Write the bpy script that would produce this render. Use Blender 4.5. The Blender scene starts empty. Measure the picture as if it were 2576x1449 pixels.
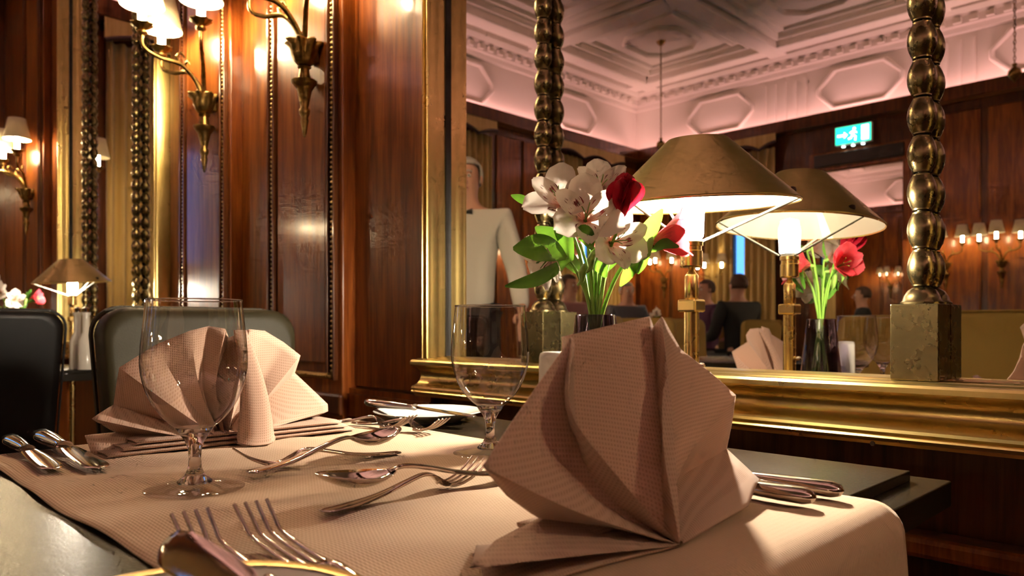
import bpy, bmesh, math, random
from mathutils import Vector, Matrix
random.seed(7)
PI = math.pi
S = bpy.context.scene
COL = S.collection

# ------------------------------------------------------------------ camera, world, exposure
# metres; camera stands at x=0, y=0; +y points into the mirror wall, -x runs away along it; table top at z=0.75
cd = bpy.data.cameras.new('camera'); cam = bpy.data.objects.new('camera', cd); COL.objects.link(cam)
cam.location = (0, 0, 0.90)
cam.rotation_euler = (PI/2, 0, math.radians(44.92))
cd.sensor_width = 36.0
cd.lens = 1880/2576*36.0
cd.shift_y = (822-724.5)/2576
cd.clip_start = 0.02
cd.dof.use_dof = True; cd.dof.focus_distance = 0.82; cd.dof.aperture_fstop = 8.5
S.camera = cam

w = bpy.data.worlds.new('dusk'); S.world = w; w.use_nodes = True
w.node_tree.nodes['Background'].inputs[0].default_value = (0.12, 0.36, 0.90, 1)
w.node_tree.nodes['Background'].inputs[1].default_value = 2.6
try: w.cycles.sampling_method = 'NONE'
except Exception: pass

S.view_settings.view_transform = 'Standard'; S.view_settings.look = 'None'
S.view_settings.exposure = 0.62; S.view_settings.gamma = 1.0
S.view_settings.use_curve_mapping = False
c = S.cycles
c.max_bounces = 6; c.diffuse_bounces = 2; c.glossy_bounces = 4; c.transmission_bounces = 6; c.transparent_max_bounces = 16
c.use_adaptive_sampling = True; c.adaptive_threshold = 0.12; c.adaptive_min_samples = 12; c.light_sampling_threshold = 0.02
c.sample_clamp_indirect = 3.0; c.caustics_refractive = False; c.caustics_reflective = False
c.use_denoising = True; c.blur_glossy = 0.5

LAMP_E, SCONCE_E, COVE_E = 1350.0, 260.0, 45.0

# ------------------------------------------------------------------ materials
MATS = {}
class N:
    def __init__(s, name):
        m = bpy.data.materials.new(name); m.use_nodes = True
        s.m = m; s.t = m.node_tree; s.t.nodes.clear()
        s.out = s.add('ShaderNodeOutputMaterial'); MATS[name] = m
    def add(s, typ, **kw):
        n = s.t.nodes.new(typ)
        for k, v in kw.items():
            if k.startswith('i_'):
                n.inputs[k[2:].replace('_', ' ')].default_value = v
            else: setattr(n, k, v)
        return n
    def link(s, a, b): s.t.links.new(a, b)
    def coord(s, scale=(1,1,1), kind='Object', rot=(0,0,0)):
        tc = s.add('ShaderNodeTexCoord'); mp = s.add('ShaderNodeMapping')
        mp.inputs['Scale'].default_value = scale; mp.inputs['Rotation'].default_value = rot
        s.link(tc.outputs[kind], mp.inputs['Vector']); return mp.outputs[0]
    def ramp(s, fac, stops):
        r = s.add('ShaderNodeValToRGB'); e = r.color_ramp.elements
        while len(e) < len(stops): e.new(0.5)
        for el, (p, cl) in zip(e, stops): el.position = p; el.color = (*cl, 1)
        s.link(fac, r.inputs[0]); return r.outputs[0]
    def bump(s, h, strength=0.2, dist=0.001):
        b = s.add('ShaderNodeBump'); b.inputs['Strength'].default_value = strength; b.inputs['Distance'].default_value = dist
        s.link(h, b.inputs['Height']); return b.outputs[0]
    def pbsdf(s, **kw):
        p = s.add('ShaderNodeBsdfPrincipled')
        for k, v in kw.items():
            k = k.replace('_', ' ')
            if k == 'Base Color' and len(v) == 3: v = (*v, 1)
            p.inputs[k].default_value = v
        s.link(p.outputs[0], s.out.inputs[0]); return p

def plain(name, col, rough=0.5, metal=0.0, **kw):
    n = N(name); n.pbsdf(Base_Color=col, Roughness=rough, Metallic=metal, **kw); return n.m

def wood(name, dark, mid, light, rough=0.30, scale=1.0, coat=0.45):
    n = N(name)
    v = n.coord((5*scale, 5*scale, 0.45*scale))
    a = n.add('ShaderNodeTexNoise', i_Scale=5.0, i_Detail=8.0, i_Roughness=0.6, i_Distortion=0.7); n.link(v, a.inputs['Vector'])
    v2 = n.coord((40*scale, 40*scale, 1.2*scale))
    b = n.add('ShaderNodeTexNoise', i_Scale=6.0, i_Detail=4.0); n.link(v2, b.inputs['Vector'])
    mx = n.add('ShaderNodeMath', operation='MULTIPLY_ADD'); n.link(b.outputs[0], mx.inputs[0]); mx.inputs[1].default_value = 0.35
    n.link(a.outputs[0], mx.inputs[2])
    colr = n.ramp(mx.outputs[0], [(0.38, dark), (0.62, mid), (0.88, light)])
    p = n.pbsdf(Roughness=rough, Coat_Weight=coat, Coat_Roughness=0.11)
    p.inputs['Specular IOR Level'].default_value = 0.25
    n.link(colr, p.inputs['Base Color'])
    n.link(n.bump(b.outputs[0], 0.06, 0.001), p.inputs['Normal'])
    return n.m

def metal(name, ca, cb, rough=(0.15, 0.35), scale=14.0, stretch=(1,1,1), bump=0.02):
    n = N(name); v = n.coord(stretch)
    a = n.add('ShaderNodeTexNoise', i_Scale=scale, i_Detail=6.0, i_Roughness=0.65); n.link(v, a.inputs['Vector'])
    p = n.pbsdf(Metallic=1.0)
    n.link(n.ramp(a.outputs[0], [(0.3, ca), (0.7, cb)]), p.inputs['Base Color'])
    mr = n.add('ShaderNodeMapRange'); mr.inputs['To Min'].default_value = rough[1]; mr.inputs['To Max'].default_value = rough[0]
    n.link(a.outputs[0], mr.inputs[0]); n.link(mr.outputs[0], p.inputs['Roughness'])
    if bump: n.link(n.bump(a.outputs[0], bump, 0.002), p.inputs['Normal'])
    return n.m

wood('mahogany', (0.055, 0.012, 0.003), (0.175, 0.042, 0.007), (0.360, 0.110, 0.018))
wood('mahogany_dark', (0.030, 0.008, 0.003), (0.085, 0.024, 0.007), (0.160, 0.050, 0.012))
metal('brass', (0.62, 0.46, 0.15), (0.82, 0.63, 0.26), (0.24, 0.33), 6.0, bump=0)
metal('brass_shade', (0.46, 0.395, 0.14), (0.62, 0.53, 0.21), (0.30, 0.38), 7.0, (1, 1, 3), bump=0)
metal('brass_lamp', (0.72, 0.50, 0.18), (0.85, 0.62, 0.26), (0.24, 0.30), 20.0, bump=0)
metal('bronze', (0.17, 0.135, 0.065), (0.22, 0.175, 0.085), (0.24, 0.31), 30.0, bump=0)
metal('sconce_bronze', (0.14, 0.09, 0.03), (0.45, 0.30, 0.10), (0.25, 0.45), 60.0)
metal('silver', (0.74, 0.69, 0.62), (0.86, 0.82, 0.76), (0.05, 0.12), 25.0, bump=0.0)
plain('mirror_silver', (0.90, 0.89, 0.86), 0.0, 1.0)
plain('black_gap', (0.01, 0.008, 0.006), 0.5)
plain('porcelain', (0.86, 0.84, 0.78), 0.12, Coat_Weight=0.4)
plain('gold_rim', (0.85, 0.52, 0.18), 0.35, 0.7)
plain('plaster', (0.86, 0.77, 0.66), 0.7)
plain('carpet', (0.10, 0.035, 0.02), 0.95)
plain('cream_inside', (0.90, 0.83, 0.66), 0.6)
plain('cream_rod', (0.88, 0.84, 0.70), 0.35)
plain('candle_sleeve', (0.85, 0.78, 0.6), 0.5)
plain('skin', (0.56, 0.29, 0.20), 0.5)
plain('eye_white', (0.75, 0.72, 0.68), 0.3)
plain('iris', (0.06, 0.04, 0.03), 0.3)
plain('lips', (0.40, 0.13, 0.10), 0.5)
plain('hair_grey', (0.42, 0.38, 0.34), 0.8)
plain('hair_brown', (0.06, 0.03, 0.02), 0.7)
plain('jacket_white', (0.78, 0.74, 0.66), 0.75)
plain('cloth_black', (0.015, 0.014, 0.016), 0.8)
plain('cloth_plum', (0.10, 0.03, 0.08), 0.8)
plain('cloth_slate', (0.08, 0.08, 0.10), 0.8)
plain('cloth_rose', (0.40, 0.18, 0.18), 0.8)
plain('gold_upholstery', (0.42, 0.27, 0.06), 0.7)
plain('chair_wood', (0.025, 0.015, 0.01), 0.35)
plain('screw_dark', (0.05, 0.03, 0.02), 0.4, 0.8)
plain('valance_trim', (0.05, 0.025, 0.03), 0.8)
plain('bud_green', (0.20, 0.34, 0.06), 0.5)

def emit(name, col, strength):
    n = N(name); e = n.add('ShaderNodeEmission'); e.inputs[0].default_value = (*col, 1); e.inputs[1].default_value = strength
    n.link(e.outputs[0], n.out.inputs[0]); return n.m
emit('lamp_bulb', (1.0, 0.86, 0.66), LAMP_E)
emit('lamp_bulb_dim', (1.0, 0.86, 0.66), 420.0)
emit('sconce_bulb', (1.0, 0.76, 0.42), SCONCE_E)
emit('cove_led', (1.0, 0.53, 0.55), COVE_E)
emit('sign_white', (0.75, 1.0, 0.95), 5.0)
emit('sign_green', (0.02, 0.75, 0.42), 2.2)

def fabric(name, ca, cb, cell, translucent=0.0, kind='rib', bump=0.5, rough=0.9):
    n = N(name); v = n.coord((1/cell,)*3)
    nz = n.add('ShaderNodeTexNoise', i_Scale=0.6/cell*0.002, i_Detail=3.0); n.link(v, nz.inputs['Vector'])
    sx = n.add('ShaderNodeSeparateXYZ'); n.link(v, sx.inputs[0])
    def sinof(sock, mult):
        m1 = n.add('ShaderNodeMath', operation='MULTIPLY'); n.link(sock, m1.inputs[0]); m1.inputs[1].default_value = mult*2*PI
        m2 = n.add('ShaderNodeMath', operation='SINE'); n.link(m1.outputs[0], m2.inputs[0]); return m2.outputs[0]
    def mth(op, a, b=None, bv=None):
        q = n.add('ShaderNodeMath', operation=op); n.link(a, q.inputs[0])
        if b is not None: n.link(b, q.inputs[1])
        if bv is not None: q.inputs[1].default_value = bv
        return q.outputs[0]
    if kind == 'rib':       # ribs along x with small steps across
        a = sinof(sx.outputs[1], 1.0); b = sinof(sx.outputs[0], 0.55)
        h = mth('ADD', mth('MULTIPLY', a, bv=0.5), mth('MULTIPLY', mth('MULTIPLY', a, b), bv=0.35))
    else:                   # waffle
        a = sinof(mth('ADD', sx.outputs[1], mth('MULTIPLY', sx.outputs[0], bv=0.5)), 0.7)
        b = sinof(mth('ADD', sx.outputs[2], mth('MULTIPLY', sx.outputs[0], bv=0.5)), 0.7)
        h = mth('MAXIMUM', a, b)
    h01 = mth('ADD', mth('MULTIPLY', h, bv=0.5), bv=0.5)
    colr = n.ramp(h01, [(0.1, ca), (0.8, cb)])
    p = n.add('ShaderNodeBsdfPrincipled'); p.inputs['Roughness'].default_value = rough
    p.inputs['Sheen Weight'].default_value = 0.15; p.inputs['Specular IOR Level'].default_value = 0.2
    n.link(colr, p.inputs['Base Color'])
    bn = n.bump(h01, bump, cell*0.25); n.link(bn, p.inputs['Normal'])
    if translucent:
        tr = n.add('ShaderNodeBsdfTranslucent'); n.link(colr, tr.inputs[0])
        mx = n.add('ShaderNodeMixShader'); mx.inputs[0].default_value = translucent
        n.link(p.outputs[0], mx.inputs[1]); n.link(tr.outputs[0], mx.inputs[2]); n.link(mx.outputs[0], n.out.inputs[0])
    else: n.link(p.outputs[0], n.out.inputs[0])
    return n.m
fabric('runner_cloth', (0.56, 0.34, 0.18), (0.88, 0.65, 0.48), 0.0030, 0.0, 'rib', 0.6)
fabric('napkin_cloth', (0.60, 0.37, 0.26), (0.78, 0.54, 0.42), 0.0019, 0.22, 'waffle', 0.35)

def drape_cloth(name, ca, cb):
    n = N(name); v = n.coord((9, 9, 0.4))
    a = n.add('ShaderNodeTexNoise', i_Scale=3.0, i_Detail=4.0); n.link(v, a.inputs['Vector'])
    p = n.pbsdf(Roughness=0.7, Sheen_Weight=0.3); n.link(n.ramp(a.outputs[0], [(0.3, ca), (0.7, cb)]), p.inputs['Base Color']); return n.m
drape_cloth('gold_drape', (0.50, 0.33, 0.09), (0.72, 0.51, 0.20))
drape_cloth('blue_drape', (0.01, 0.02, 0.05), (0.02, 0.04, 0.09))

def leatherish(name, base, rough, bumps, scale, spec=0.5):
    n = N(name); v = n.coord()
    a = n.add('ShaderNodeTexVoronoi', i_Scale=scale); n.link(v, a.inputs['Vector'])
    b = n.add('ShaderNodeTexNoise', i_Scale=scale*0.4, i_Detail=5.0); n.link(v, b.inputs['Vector'])
    ad = n.add('ShaderNodeMath', operation='ADD'); n.link(a.outputs[0], ad.inputs[0]); n.link(b.outputs[0], ad.inputs[1])
    p = n.pbsdf(Base_Color=base, Roughness=rough); p.inputs['Specular IOR Level'].default_value = spec
    n.link(n.bump(ad.outputs[0], bumps, 0.0012), p.inputs['Normal']); return n.m
leatherish('table_black', (0.014, 0.010, 0.006), 0.27, 0.10, 520, 0.11)
leatherish('leather_olive', (0.026, 0.021, 0.009), 0.50, 0.06, 300, 0.18)
leatherish('leather_black', (0.008, 0.007, 0.007), 0.36, 0.08, 300, 0.25)

def thin_glass(name, tint, ior=1.5, boost=1.0):
    n = N(name); tr = n.add('ShaderNodeBsdfTransparent'); tr.inputs[0].default_value = (*tint, 1)
    gl = n.add('ShaderNodeBsdfGlossy'); gl.inputs['Roughness'].default_value = 0.0
    fr = n.add('ShaderNodeLayerWeight'); fr.inputs[0].default_value = 0.5
    pw = n.add('ShaderNodeMath', operation='POWER'); n.link(fr.outputs['Facing'], pw.inputs[0]); pw.inputs[1].default_value = 3.0
    ml = n.add('ShaderNodeMath', operation='MULTIPLY_ADD'); ml.use_clamp = True; n.link(pw.outputs[0], ml.inputs[0]); ml.inputs[1].default_value = 0.62*boost; ml.inputs[2].default_value = ((ior-1)/(ior+1))**2*1.6*boost
    mx = n.add('ShaderNodeMixShader'); n.link(ml.outputs[0], mx.inputs[0]); n.link(tr.outputs[0], mx.inputs[1]); n.link(gl.outputs[0], mx.inputs[2])
    n.link(mx.outputs[0], n.out.inputs[0]); return n.m
thin_glass('glass_wall', (0.965, 0.955, 0.94), 1.5, 1.6)
thin_glass('glass_foot', (0.97, 0.96, 0.945), 1.5, 0.75)
thin_glass('glass_vase', (0.42, 0.38, 0.46), 1.5, 1.3)
thin_glass('window_glass', (0.8, 0.85, 0.9), 1.45)
n = N('glass_solid'); g = n.add('ShaderNodeBsdfGlass'); g.inputs['IOR'].default_value = 1.48; g.inputs['Roughness'].default_value = 0.0
n.link(g.outputs[0], n.out.inputs[0])
n = N('water'); g = n.add('ShaderNodeBsdfGlass'); g.inputs['IOR'].default_value = 1.33; g.inputs[0].default_value = (0.85, 0.86, 0.9, 1); n.link(g.outputs[0], n.out.inputs[0])

def shade_cloth():
    n = N('shade_cloth'); d = n.add('ShaderNodeBsdfDiffuse'); d.inputs[0].default_value = (0.86, 0.76, 0.55, 1)
    t = n.add('ShaderNodeBsdfTranslucent'); t.inputs[0].default_value = (0.85, 0.70, 0.45, 1)
    mx = n.add('ShaderNodeMixShader'); mx.inputs[0].default_value = 0.12
    n.link(d.outputs[0], mx.inputs[1]); n.link(t.outputs[0], mx.inputs[2]); n.link(mx.outputs[0], n.out.inputs[0])
shade_cloth()

def petal_mat(name, tip, throat, streak, amount):
    n = N(name); tc = n.add('ShaderNodeTexCoord'); sp = n.add('ShaderNodeSeparateXYZ'); n.link(tc.outputs['UV'], sp.inputs[0])
    base = n.ramp(sp.outputs[1], [(0.0, throat), (0.42, tip)])
    mp = n.add('ShaderNodeMapping'); mp.inputs['Scale'].default_value = (13, 3.2, 1); n.link(tc.outputs['UV'], mp.inputs[0])
    nz = n.add('ShaderNodeTexNoise', i_Scale=1.0, i_Detail=1.0); n.link(mp.outputs[0], nz.inputs['Vector'])
    k = n.ramp(nz.outputs[0], [(0.60, (0,0,0)), (0.64, (1,1,1))])
    zone = n.ramp(sp.outputs[1], [(0.12, (0,0,0)), (0.25, (amount,)*3), (0.68, (amount,)*3), (0.78, (0,0,0))])
    m = n.add('ShaderNodeMath', operation='MULTIPLY'); n.link(k, m.inputs[0]); n.link(zone, m.inputs[1])
    mix = n.add('ShaderNodeMix', data_type='RGBA'); n.link(m.outputs[0], mix.inputs[0]); n.link(base, mix.inputs[6]); mix.inputs[7].default_value = (*streak, 1)
    d = n.add('ShaderNodeBsdfPrincipled'); d.inputs['Roughness'].default_value = 0.45; n.link(mix.outputs[2], d.inputs['Base Color'])
    t = n.add('ShaderNodeBsdfTranslucent'); n.link(mix.outputs[2], t.inputs[0])
    mx = n.add('ShaderNodeMixShader'); mx.inputs[0].default_value = 0.4
    n.link(d.outputs[0], mx.inputs[1]); n.link(t.outputs[0], mx.inputs[2]); n.link(mx.outputs[0], n.out.inputs[0])
petal_mat('petal_white', (0.92, 0.80, 0.72), (0.85, 0.42, 0.32), (0.22, 0.03, 0.03), 0.0)
petal_mat('petal_streaked', (0.92, 0.81, 0.72), (0.85, 0.38, 0.28), (0.20, 0.03, 0.03), 1.0)
petal_mat('petal_red', (0.42, 0.012, 0.03), (0.55, 0.02, 0.05), (0.05, 0.0, 0.01), 0.5)
petal_mat('petal_coral', (0.80, 0.085, 0.12), (0.80, 0.25, 0.22), (0.2, 0.01, 0.02), 0.3)
petal_mat('petal_pink', (0.85, 0.42, 0.42), (0.8, 0.5, 0.4), (0.2, 0.01, 0.02), 0.1)
def leaf_mat():
    n = N('leaf'); v = n.coord((1,1,1)); a = n.add('ShaderNodeTexNoise', i_Scale=60.0, i_Detail=3.0); n.link(v, a.inputs['Vector'])
    colr = n.ramp(a.outputs[0], [(0.3, (0.022, 0.070, 0.008)), (0.7, (0.07, 0.18, 0.02))])
    d = n.add('ShaderNodeBsdfPrincipled'); d.inputs['Roughness'].default_value = 0.35; n.link(colr, d.inputs['Base Color'])
    t = n.add('ShaderNodeBsdfTranslucent'); t.inputs[0].default_value = (0.22, 0.50, 0.04, 1)
    mx = n.add('ShaderNodeMixShader'); mx.inputs[0].default_value = 0.22
    n.link(d.outputs[0], mx.inputs[1]); n.link(t.outputs[0], mx.inputs[2]); n.link(mx.outputs[0], n.out.inputs[0])
leaf_mat()
plain('stem_green', (0.22, 0.42, 0.06), 0.4)

# ------------------------------------------------------------------ mesh helpers
class MB:
    def __init__(s): s.v = []; s.f = []; s.uv = None
    def box(s, x0, x1, y0, y1, z0, z1, b=0.0):
        o = len(s.v)
        if b <= 0:
            s.v += [(x,y,z) for z in (z0,z1) for y in (y0,y1) for x in (x0,x1)]
            for f in ((0,2,3,1),(4,5,7,6),(0,1,5,4),(2,6,7,3),(0,4,6,2),(1,3,7,5)): s.f.append(tuple(o+i for i in f))
            return s
        bm = bmesh.new(); bmesh.ops.create_cube(bm, size=1.0)
        for v in bm.verts: v.co = Vector(((x0+x1)/2+v.co.x*(x1-x0), (y0+y1)/2+v.co.y*(y1-y0), (z0+z1)/2+v.co.z*(z1-z0)))
        bmesh.ops.bevel(bm, geom=list(bm.edges), offset=b, segments=2, affect='EDGES', profile=0.5)
        bm.verts.index_update()
        s.v += [tuple(v.co) for v in bm.verts]
        s.f += [tuple(o+v.index for v in f.verts) for f in bm.faces]; bm.free(); return s
    def lathe(s, prof, seg=32, cx=0, cy=0, cz=0, wave=None):
        o = len(s.v)
        for k, (r, z) in enumerate(prof):
            for i in range(seg):
                a = 2*PI*i/seg; rr = r if wave is None else r*wave(a, k)
                s.v.append((cx+rr*math.cos(a), cy+rr*math.sin(a), cz+z))
        for k in range(len(prof)-1):
            for i in range(seg):
                j = (i+1) % seg
                s.f.append((o+k*seg+i, o+k*seg+j, o+(k+1)*seg+j, o+(k+1)*seg+i))
        if prof[0][0] > 1e-6 and getattr(s, 'caps', True): pass
        return s
    def disc(s, r, z, seg=32, cx=0, cy=0, up=True):
        o = len(s.v); s.v += [(cx+r*math.cos(2*PI*i/seg), cy+r*math.sin(2*PI*i/seg), z) for i in range(seg)]
        f = tuple(range(o, o+seg)); s.f.append(f if up else f[::-1]); return s
    def tube(s, pts, rad, seg=10, cap=True, flat=1.0):
        pts = [Vector(p) for p in pts]; n = len(pts)
        rads = rad if isinstance(rad, (list, tuple)) else [rad]*n
        o = len(s.v); prev = None
        for i, p in enumerate(pts):
            t = (pts[min(i+1,n-1)] - pts[max(i-1,0)]).normalized()
            if prev is None:
                a = Vector((0,0,1)) if abs(t.z) < 0.9 else Vector((1,0,0)); u = t.cross(a).normalized()
            else: u = (prev - t*prev.dot(t)).normalized()
            prev = u; wv = t.cross(u)
            for k in range(seg):
                an = 2*PI*k/seg; q = p + (u*math.cos(an) + wv*math.sin(an)*flat)*rads[i]; s.v.append(tuple(q))
        for i in range(n-1):
            for k in range(seg):
                j = (k+1) % seg; s.f.append((o+i*seg+k, o+i*seg+j, o+(i+1)*seg+j, o+(i+1)*seg+k))
        if cap:
            s.f.append(tuple(o+k for k in range(seg))[::-1]); s.f.append(tuple(o+(n-1)*seg+k for k in range(seg)))
        return s
    def grid(s, rows, closed=False):
        o = len(s.v); m = len(rows[0])
        for r in rows: s.v += [tuple(p) for p in r]
        for i in range(len(rows)-1):
            for j in range(m-1 + (1 if closed else 0)):
                k = (j+1) % m
                s.f.append((o+i*m+j, o+i*m+k, o+(i+1)*m+k, o+(i+1)*m+j))
        return s
    def extrude(s, prof, a, b, axis='x'):
        """closed profile of 2d points swept from a to b along an axis"""
        o = len(s.v); n = len(prof)
        for t in (a, b):
            for (p, q) in prof: s.v.append((t,p,q) if axis == 'x' else ((p,t,q) if axis == 'y' else (p,q,t)))
        for i in range(n):
            j = (i+1) % n; s.f.append((o+i, o+j, o+n+j, o+n+i))
        s.f.append(tuple(range(o, o+n))[::-1]); s.f.append(tuple(range(o+n, o+2*n))); return s
    def ring(s, poly, wd, h, axis='z', base=0.0):
        """raised moulding following a closed polygon (2d): width wd, height h"""
        n = len(poly); cx = sum(p[0] for p in poly)/n; cy = sum(p[1] for p in poly)/n
        pr = [(-0.5, 0), (-0.42, 0.6), (-0.15, 1), (0.15, 1), (0.42, 0.6), (0.5, 0)]
        rows = []
        for (p, q) in poly:
            dx, dy = p-cx, q-cy; L = math.hypot(dx, dy)
            row = []
            for (a, b) in pr:
                x, y, z = p+dx/L*a*wd, q+dy/L*a*wd, base+b*h
                row.append((x, y, z) if axis == 'z' else ((x, z, y) if axis == 'y' else (z, x, y)))
            rows.append(row)
        rows.append(rows[0]); return s.grid(rows)
    def build(s, name, mat=None, parent=None, smooth=None, loc=None, solid=None, recalc=True):
        me = bpy.data.meshes.new(name); me.from_pydata(s.v, [], s.f)
        if recalc:
            bm = bmesh.new(); bm.from_mesh(me); bmesh.ops.remove_doubles(bm, verts=bm.verts, dist=1e-6)
            bmesh.ops.recalc_face_normals(bm, faces=bm.faces); bm.to_mesh(me); bm.free()
        if smooth is not None:
            for p in me.polygons: p.use_smooth = True
            try: me.set_sharp_from_angle(angle=math.radians(smooth))
            except Exception: pass
        return link(name, me, mat, parent, loc, solid)
def link(name, me, mat=None, parent=None, loc=None, solid=None):
    o = bpy.data.objects.new(name, me); COL.objects.link(o)
    if mat and not me.materials: me.materials.append(MATS[mat])
    if parent: o.parent = parent
    if loc: o.location = loc
    if solid:
        m = o.modifiers.new('thick', 'SOLIDIFY'); m.thickness = solid; m.offset = 0
    return o
def tag(o, label, cat=None, group=None):
    o['label'] = label
    if cat: o['category'] = cat
    if group: o['group'] = group
    return o
def thing(name, label, cat, loc=(0,0,0), rotz=0.0, group=None):
    o = bpy.data.objects.new(name, None); COL.objects.link(o); o.location = loc; o.rotation_euler = (0,0,rotz)
    o.empty_display_size = 0.05; return tag(o, label, cat, group)
def struct(o): o['kind'] = 'structure'; return o
def copy_tree(o, parent=None):
    q = o.copy(); COL.objects.link(q)
    if parent: q.parent = parent
    for ch in list(o.children): copy_tree(ch, q)
    return q
def dup(root, loc, rotz, label, group=None):
    r = copy_tree(root); r.location = loc; r.rotation_euler = (0,0,rotz); r['label'] = label
    if group: r['group'] = group
    return r
def spline(pts, n):
    """Catmull-Rom through points"""
    P = [Vector(p) for p in pts]; P = [P[0]*2-P[1]] + P + [P[-1]*2-P[-2]]; out = []
    m = len(P)-3
    for i in range(n):
        t = i/(n-1)*m; k = min(int(t), m-1); u = t-k; a, b, cc, d = P[k:k+4]
        out.append(0.5*((2*b)+(cc-a)*u+(2*a-5*b+4*cc-d)*u*u+(3*b-a-3*cc+d)*u**3))
    return out

XL, XR, YF, YW = -5.9, 5.0, -5.97, 1.16      # room: left end wall, right end wall, far wall behind the camera, mirror wall
ZC, ZT = 3.20, 4.00                          # cove ledge, ceiling

# ------------------------------------------------------------------ room shell
struct(MB().box(XL-.2, XR+.2, YF-.2, YW+.2, -0.1, 0).build('floor', 'carpet'))
ceil_o = struct(MB().box(XL-.2, XR+.2, YF-.2, YW+.2, ZT+0.05, ZT+0.2).build('ceiling', 'plaster'))
wall_back = struct(MB().box(XL-.2, XR+.2, YW, YW+0.2, 0, ZC-0.04).build('wall_back', 'mahogany_dark'))
wall_right = struct(MB().box(XR, XR+.2, YF-.2, YW+.2, 0, ZC-0.04).build('wall_right', 'mahogany_dark'))
# left end wall with three window openings; far wall with one
def wall_with_holes(name, along, a0, a1, fixed0, fixed1, holes, zlo, zhi, z1):
    m = MB()
    def bx(p, q, z0, z1_):
        if along == 'y': m.box(fixed0, fixed1, p, q, z0, z1_)
        else: m.box(p, q, fixed0, fixed1, z0, z1_)
    cur = a0
    for (h0, h1) in sorted(holes):
        bx(cur, h0, 0, z1); bx(h0, h1, 0, zlo); bx(h0, h1, zhi, z1); cur = h1
    bx(cur, a1, 0, z1)
    return struct(m.build(name, 'mahogany_dark'))
WIN = [(-0.10, 0.30), (-2.58, 0.30), (-4.86, 0.30)]
wall_left = wall_with_holes('wall_left', 'y', YF-.2, YW, XL-.2, XL, [(c0-h, c0+h) for c0, h in WIN], 1.35, 2.35, ZC-0.04)
wall_far = wall_with_holes('wall_far', 'x', XL, XR, YF-.2, YF, [(-4.55, -4.05)], 1.2, 2.2, ZC-0.04)
def window(name, cx, cy, hw, z0, z1, along):
    m = MB(); t = 0.05
    def bx(p, q, a, b, d0=-0.12, d1=-0.06):
        if along == 'y': m.box(XL+d0, XL+d1, cy+p, cy+q, a, b)
        else: m.box(cx+p, cx+q, YF+d0, YF+d1, a, b)
    bx(-hw, -hw+t, z0, z1); bx(hw-t, hw, z0, z1); bx(-hw+t, hw-t, z0, z0+t); bx(-hw+t, hw-t, z1-t, z1); bx(-0.02, 0.02, z0+t, z1-t)
    o = struct(m.build(name, 'chair_wood'))
    g = MB()
    if along == 'y': g.box(XL-0.092, XL-0.088, cy-hw+t, cy+hw-t, z0+t, z1-t)
    else: g.box(cx-hw+t, cx+hw-t, YF-0.092, YF-0.088, z0+t, z1-t)
    g.build('pane', 'window_glass', o)
for i, (c0, h) in enumerate(WIN): window('window_%d' % (i+1), 0, c0, h, 1.35, 2.35, 'y')
window('window_4', -4.30, 0, 0.25, 1.2, 2.2, 'x')

# frieze above the cove, with raised octagon panels, cornice and dentils
PX, PY = 1.65, 1.80
CXS = [-4.66 + PX*i for i in range(6)]; CYS = [-4.70 + PY*i for i in range(4)]
def frieze(name, axis):
    m = MB()
    if axis == 'back': m.box(XL-.2, XR+.2, YW, YW+.2, ZC-0.04, ZT+0.05)
    if axis == 'far': m.box(XL-.2, XR+.2, YF-.2, YF, ZC-0.04, ZT+0.05)
    if axis == 'left': m.box(XL-.2, XL, YF, YW, ZC-0.04, ZT+0.05)
    if axis == 'right': m.box(XR, XR+.2, YF, YW, ZC-0.04, ZT+0.05)
    return struct(m.build(name, 'plaster'))
fr = {k: frieze('trim_%d' % (i+1), k) for i, k in enumerate(('back', 'far', 'left', 'right'))}
def octo(cx, cy, hx, hy, cut): return [(cx-hx, cy-hy+cut), (cx-hx+cut, cy-hy), (cx+hx-cut, cy-hy), (cx+hx, cy-hy+cut), (cx+hx, cy+hy-cut), (cx+hx-cut, cy+hy), (cx-hx+cut, cy+hy), (cx-hx, cy+hy-cut)]
oct_x = MB().ring(octo(0, 0, 0.43, 0.205, 0.17), 0.055, -0.035, 'y').build('octagon_panel', 'plaster', fr['back'], 40)
oct_x.location = (CXS[0], YW, 3.49)
oct_f = MB().ring(octo(0, 0, 0.43, 0.205, 0.17), 0.055, 0.035, 'y').build('octagon_panel', 'plaster', fr['far'], 40)
oct_f.location = (CXS[0], YF, 3.49)
oct_l = MB().ring(octo(0, 0, 0.40, 0.205, 0.17), 0.055, 0.035, 'x').build('octagon_panel', 'plaster', fr['left'], 40)
oct_l.location = (XL, CYS[0], 3.49)
for x in CXS[1:]:
    for o0, y, k in ((oct_x, YW, 'back'), (oct_f, YF, 'far')):
        o = link('octagon_panel', o0.data, None, fr[k]); o.location = (x, y, 3.49)
for y in CYS[1:]:
    o = link('octagon_panel', oct_l.data, None, fr['left']); o.location = (XL, y, 3.49)
# fluted plain fields between the octagons on the far frieze
for x in [CXS[0]+PX*(i+0.5) for i in range(5)]:
    m = MB()
    for k in range(5): m.box(x-0.24+k*0.12-0.02, x-0.24+k*0.12+0.02, YF, YF+0.012, 3.27, 3.70)
    m.build('frieze_panel', 'plaster', fr['far'])
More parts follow.
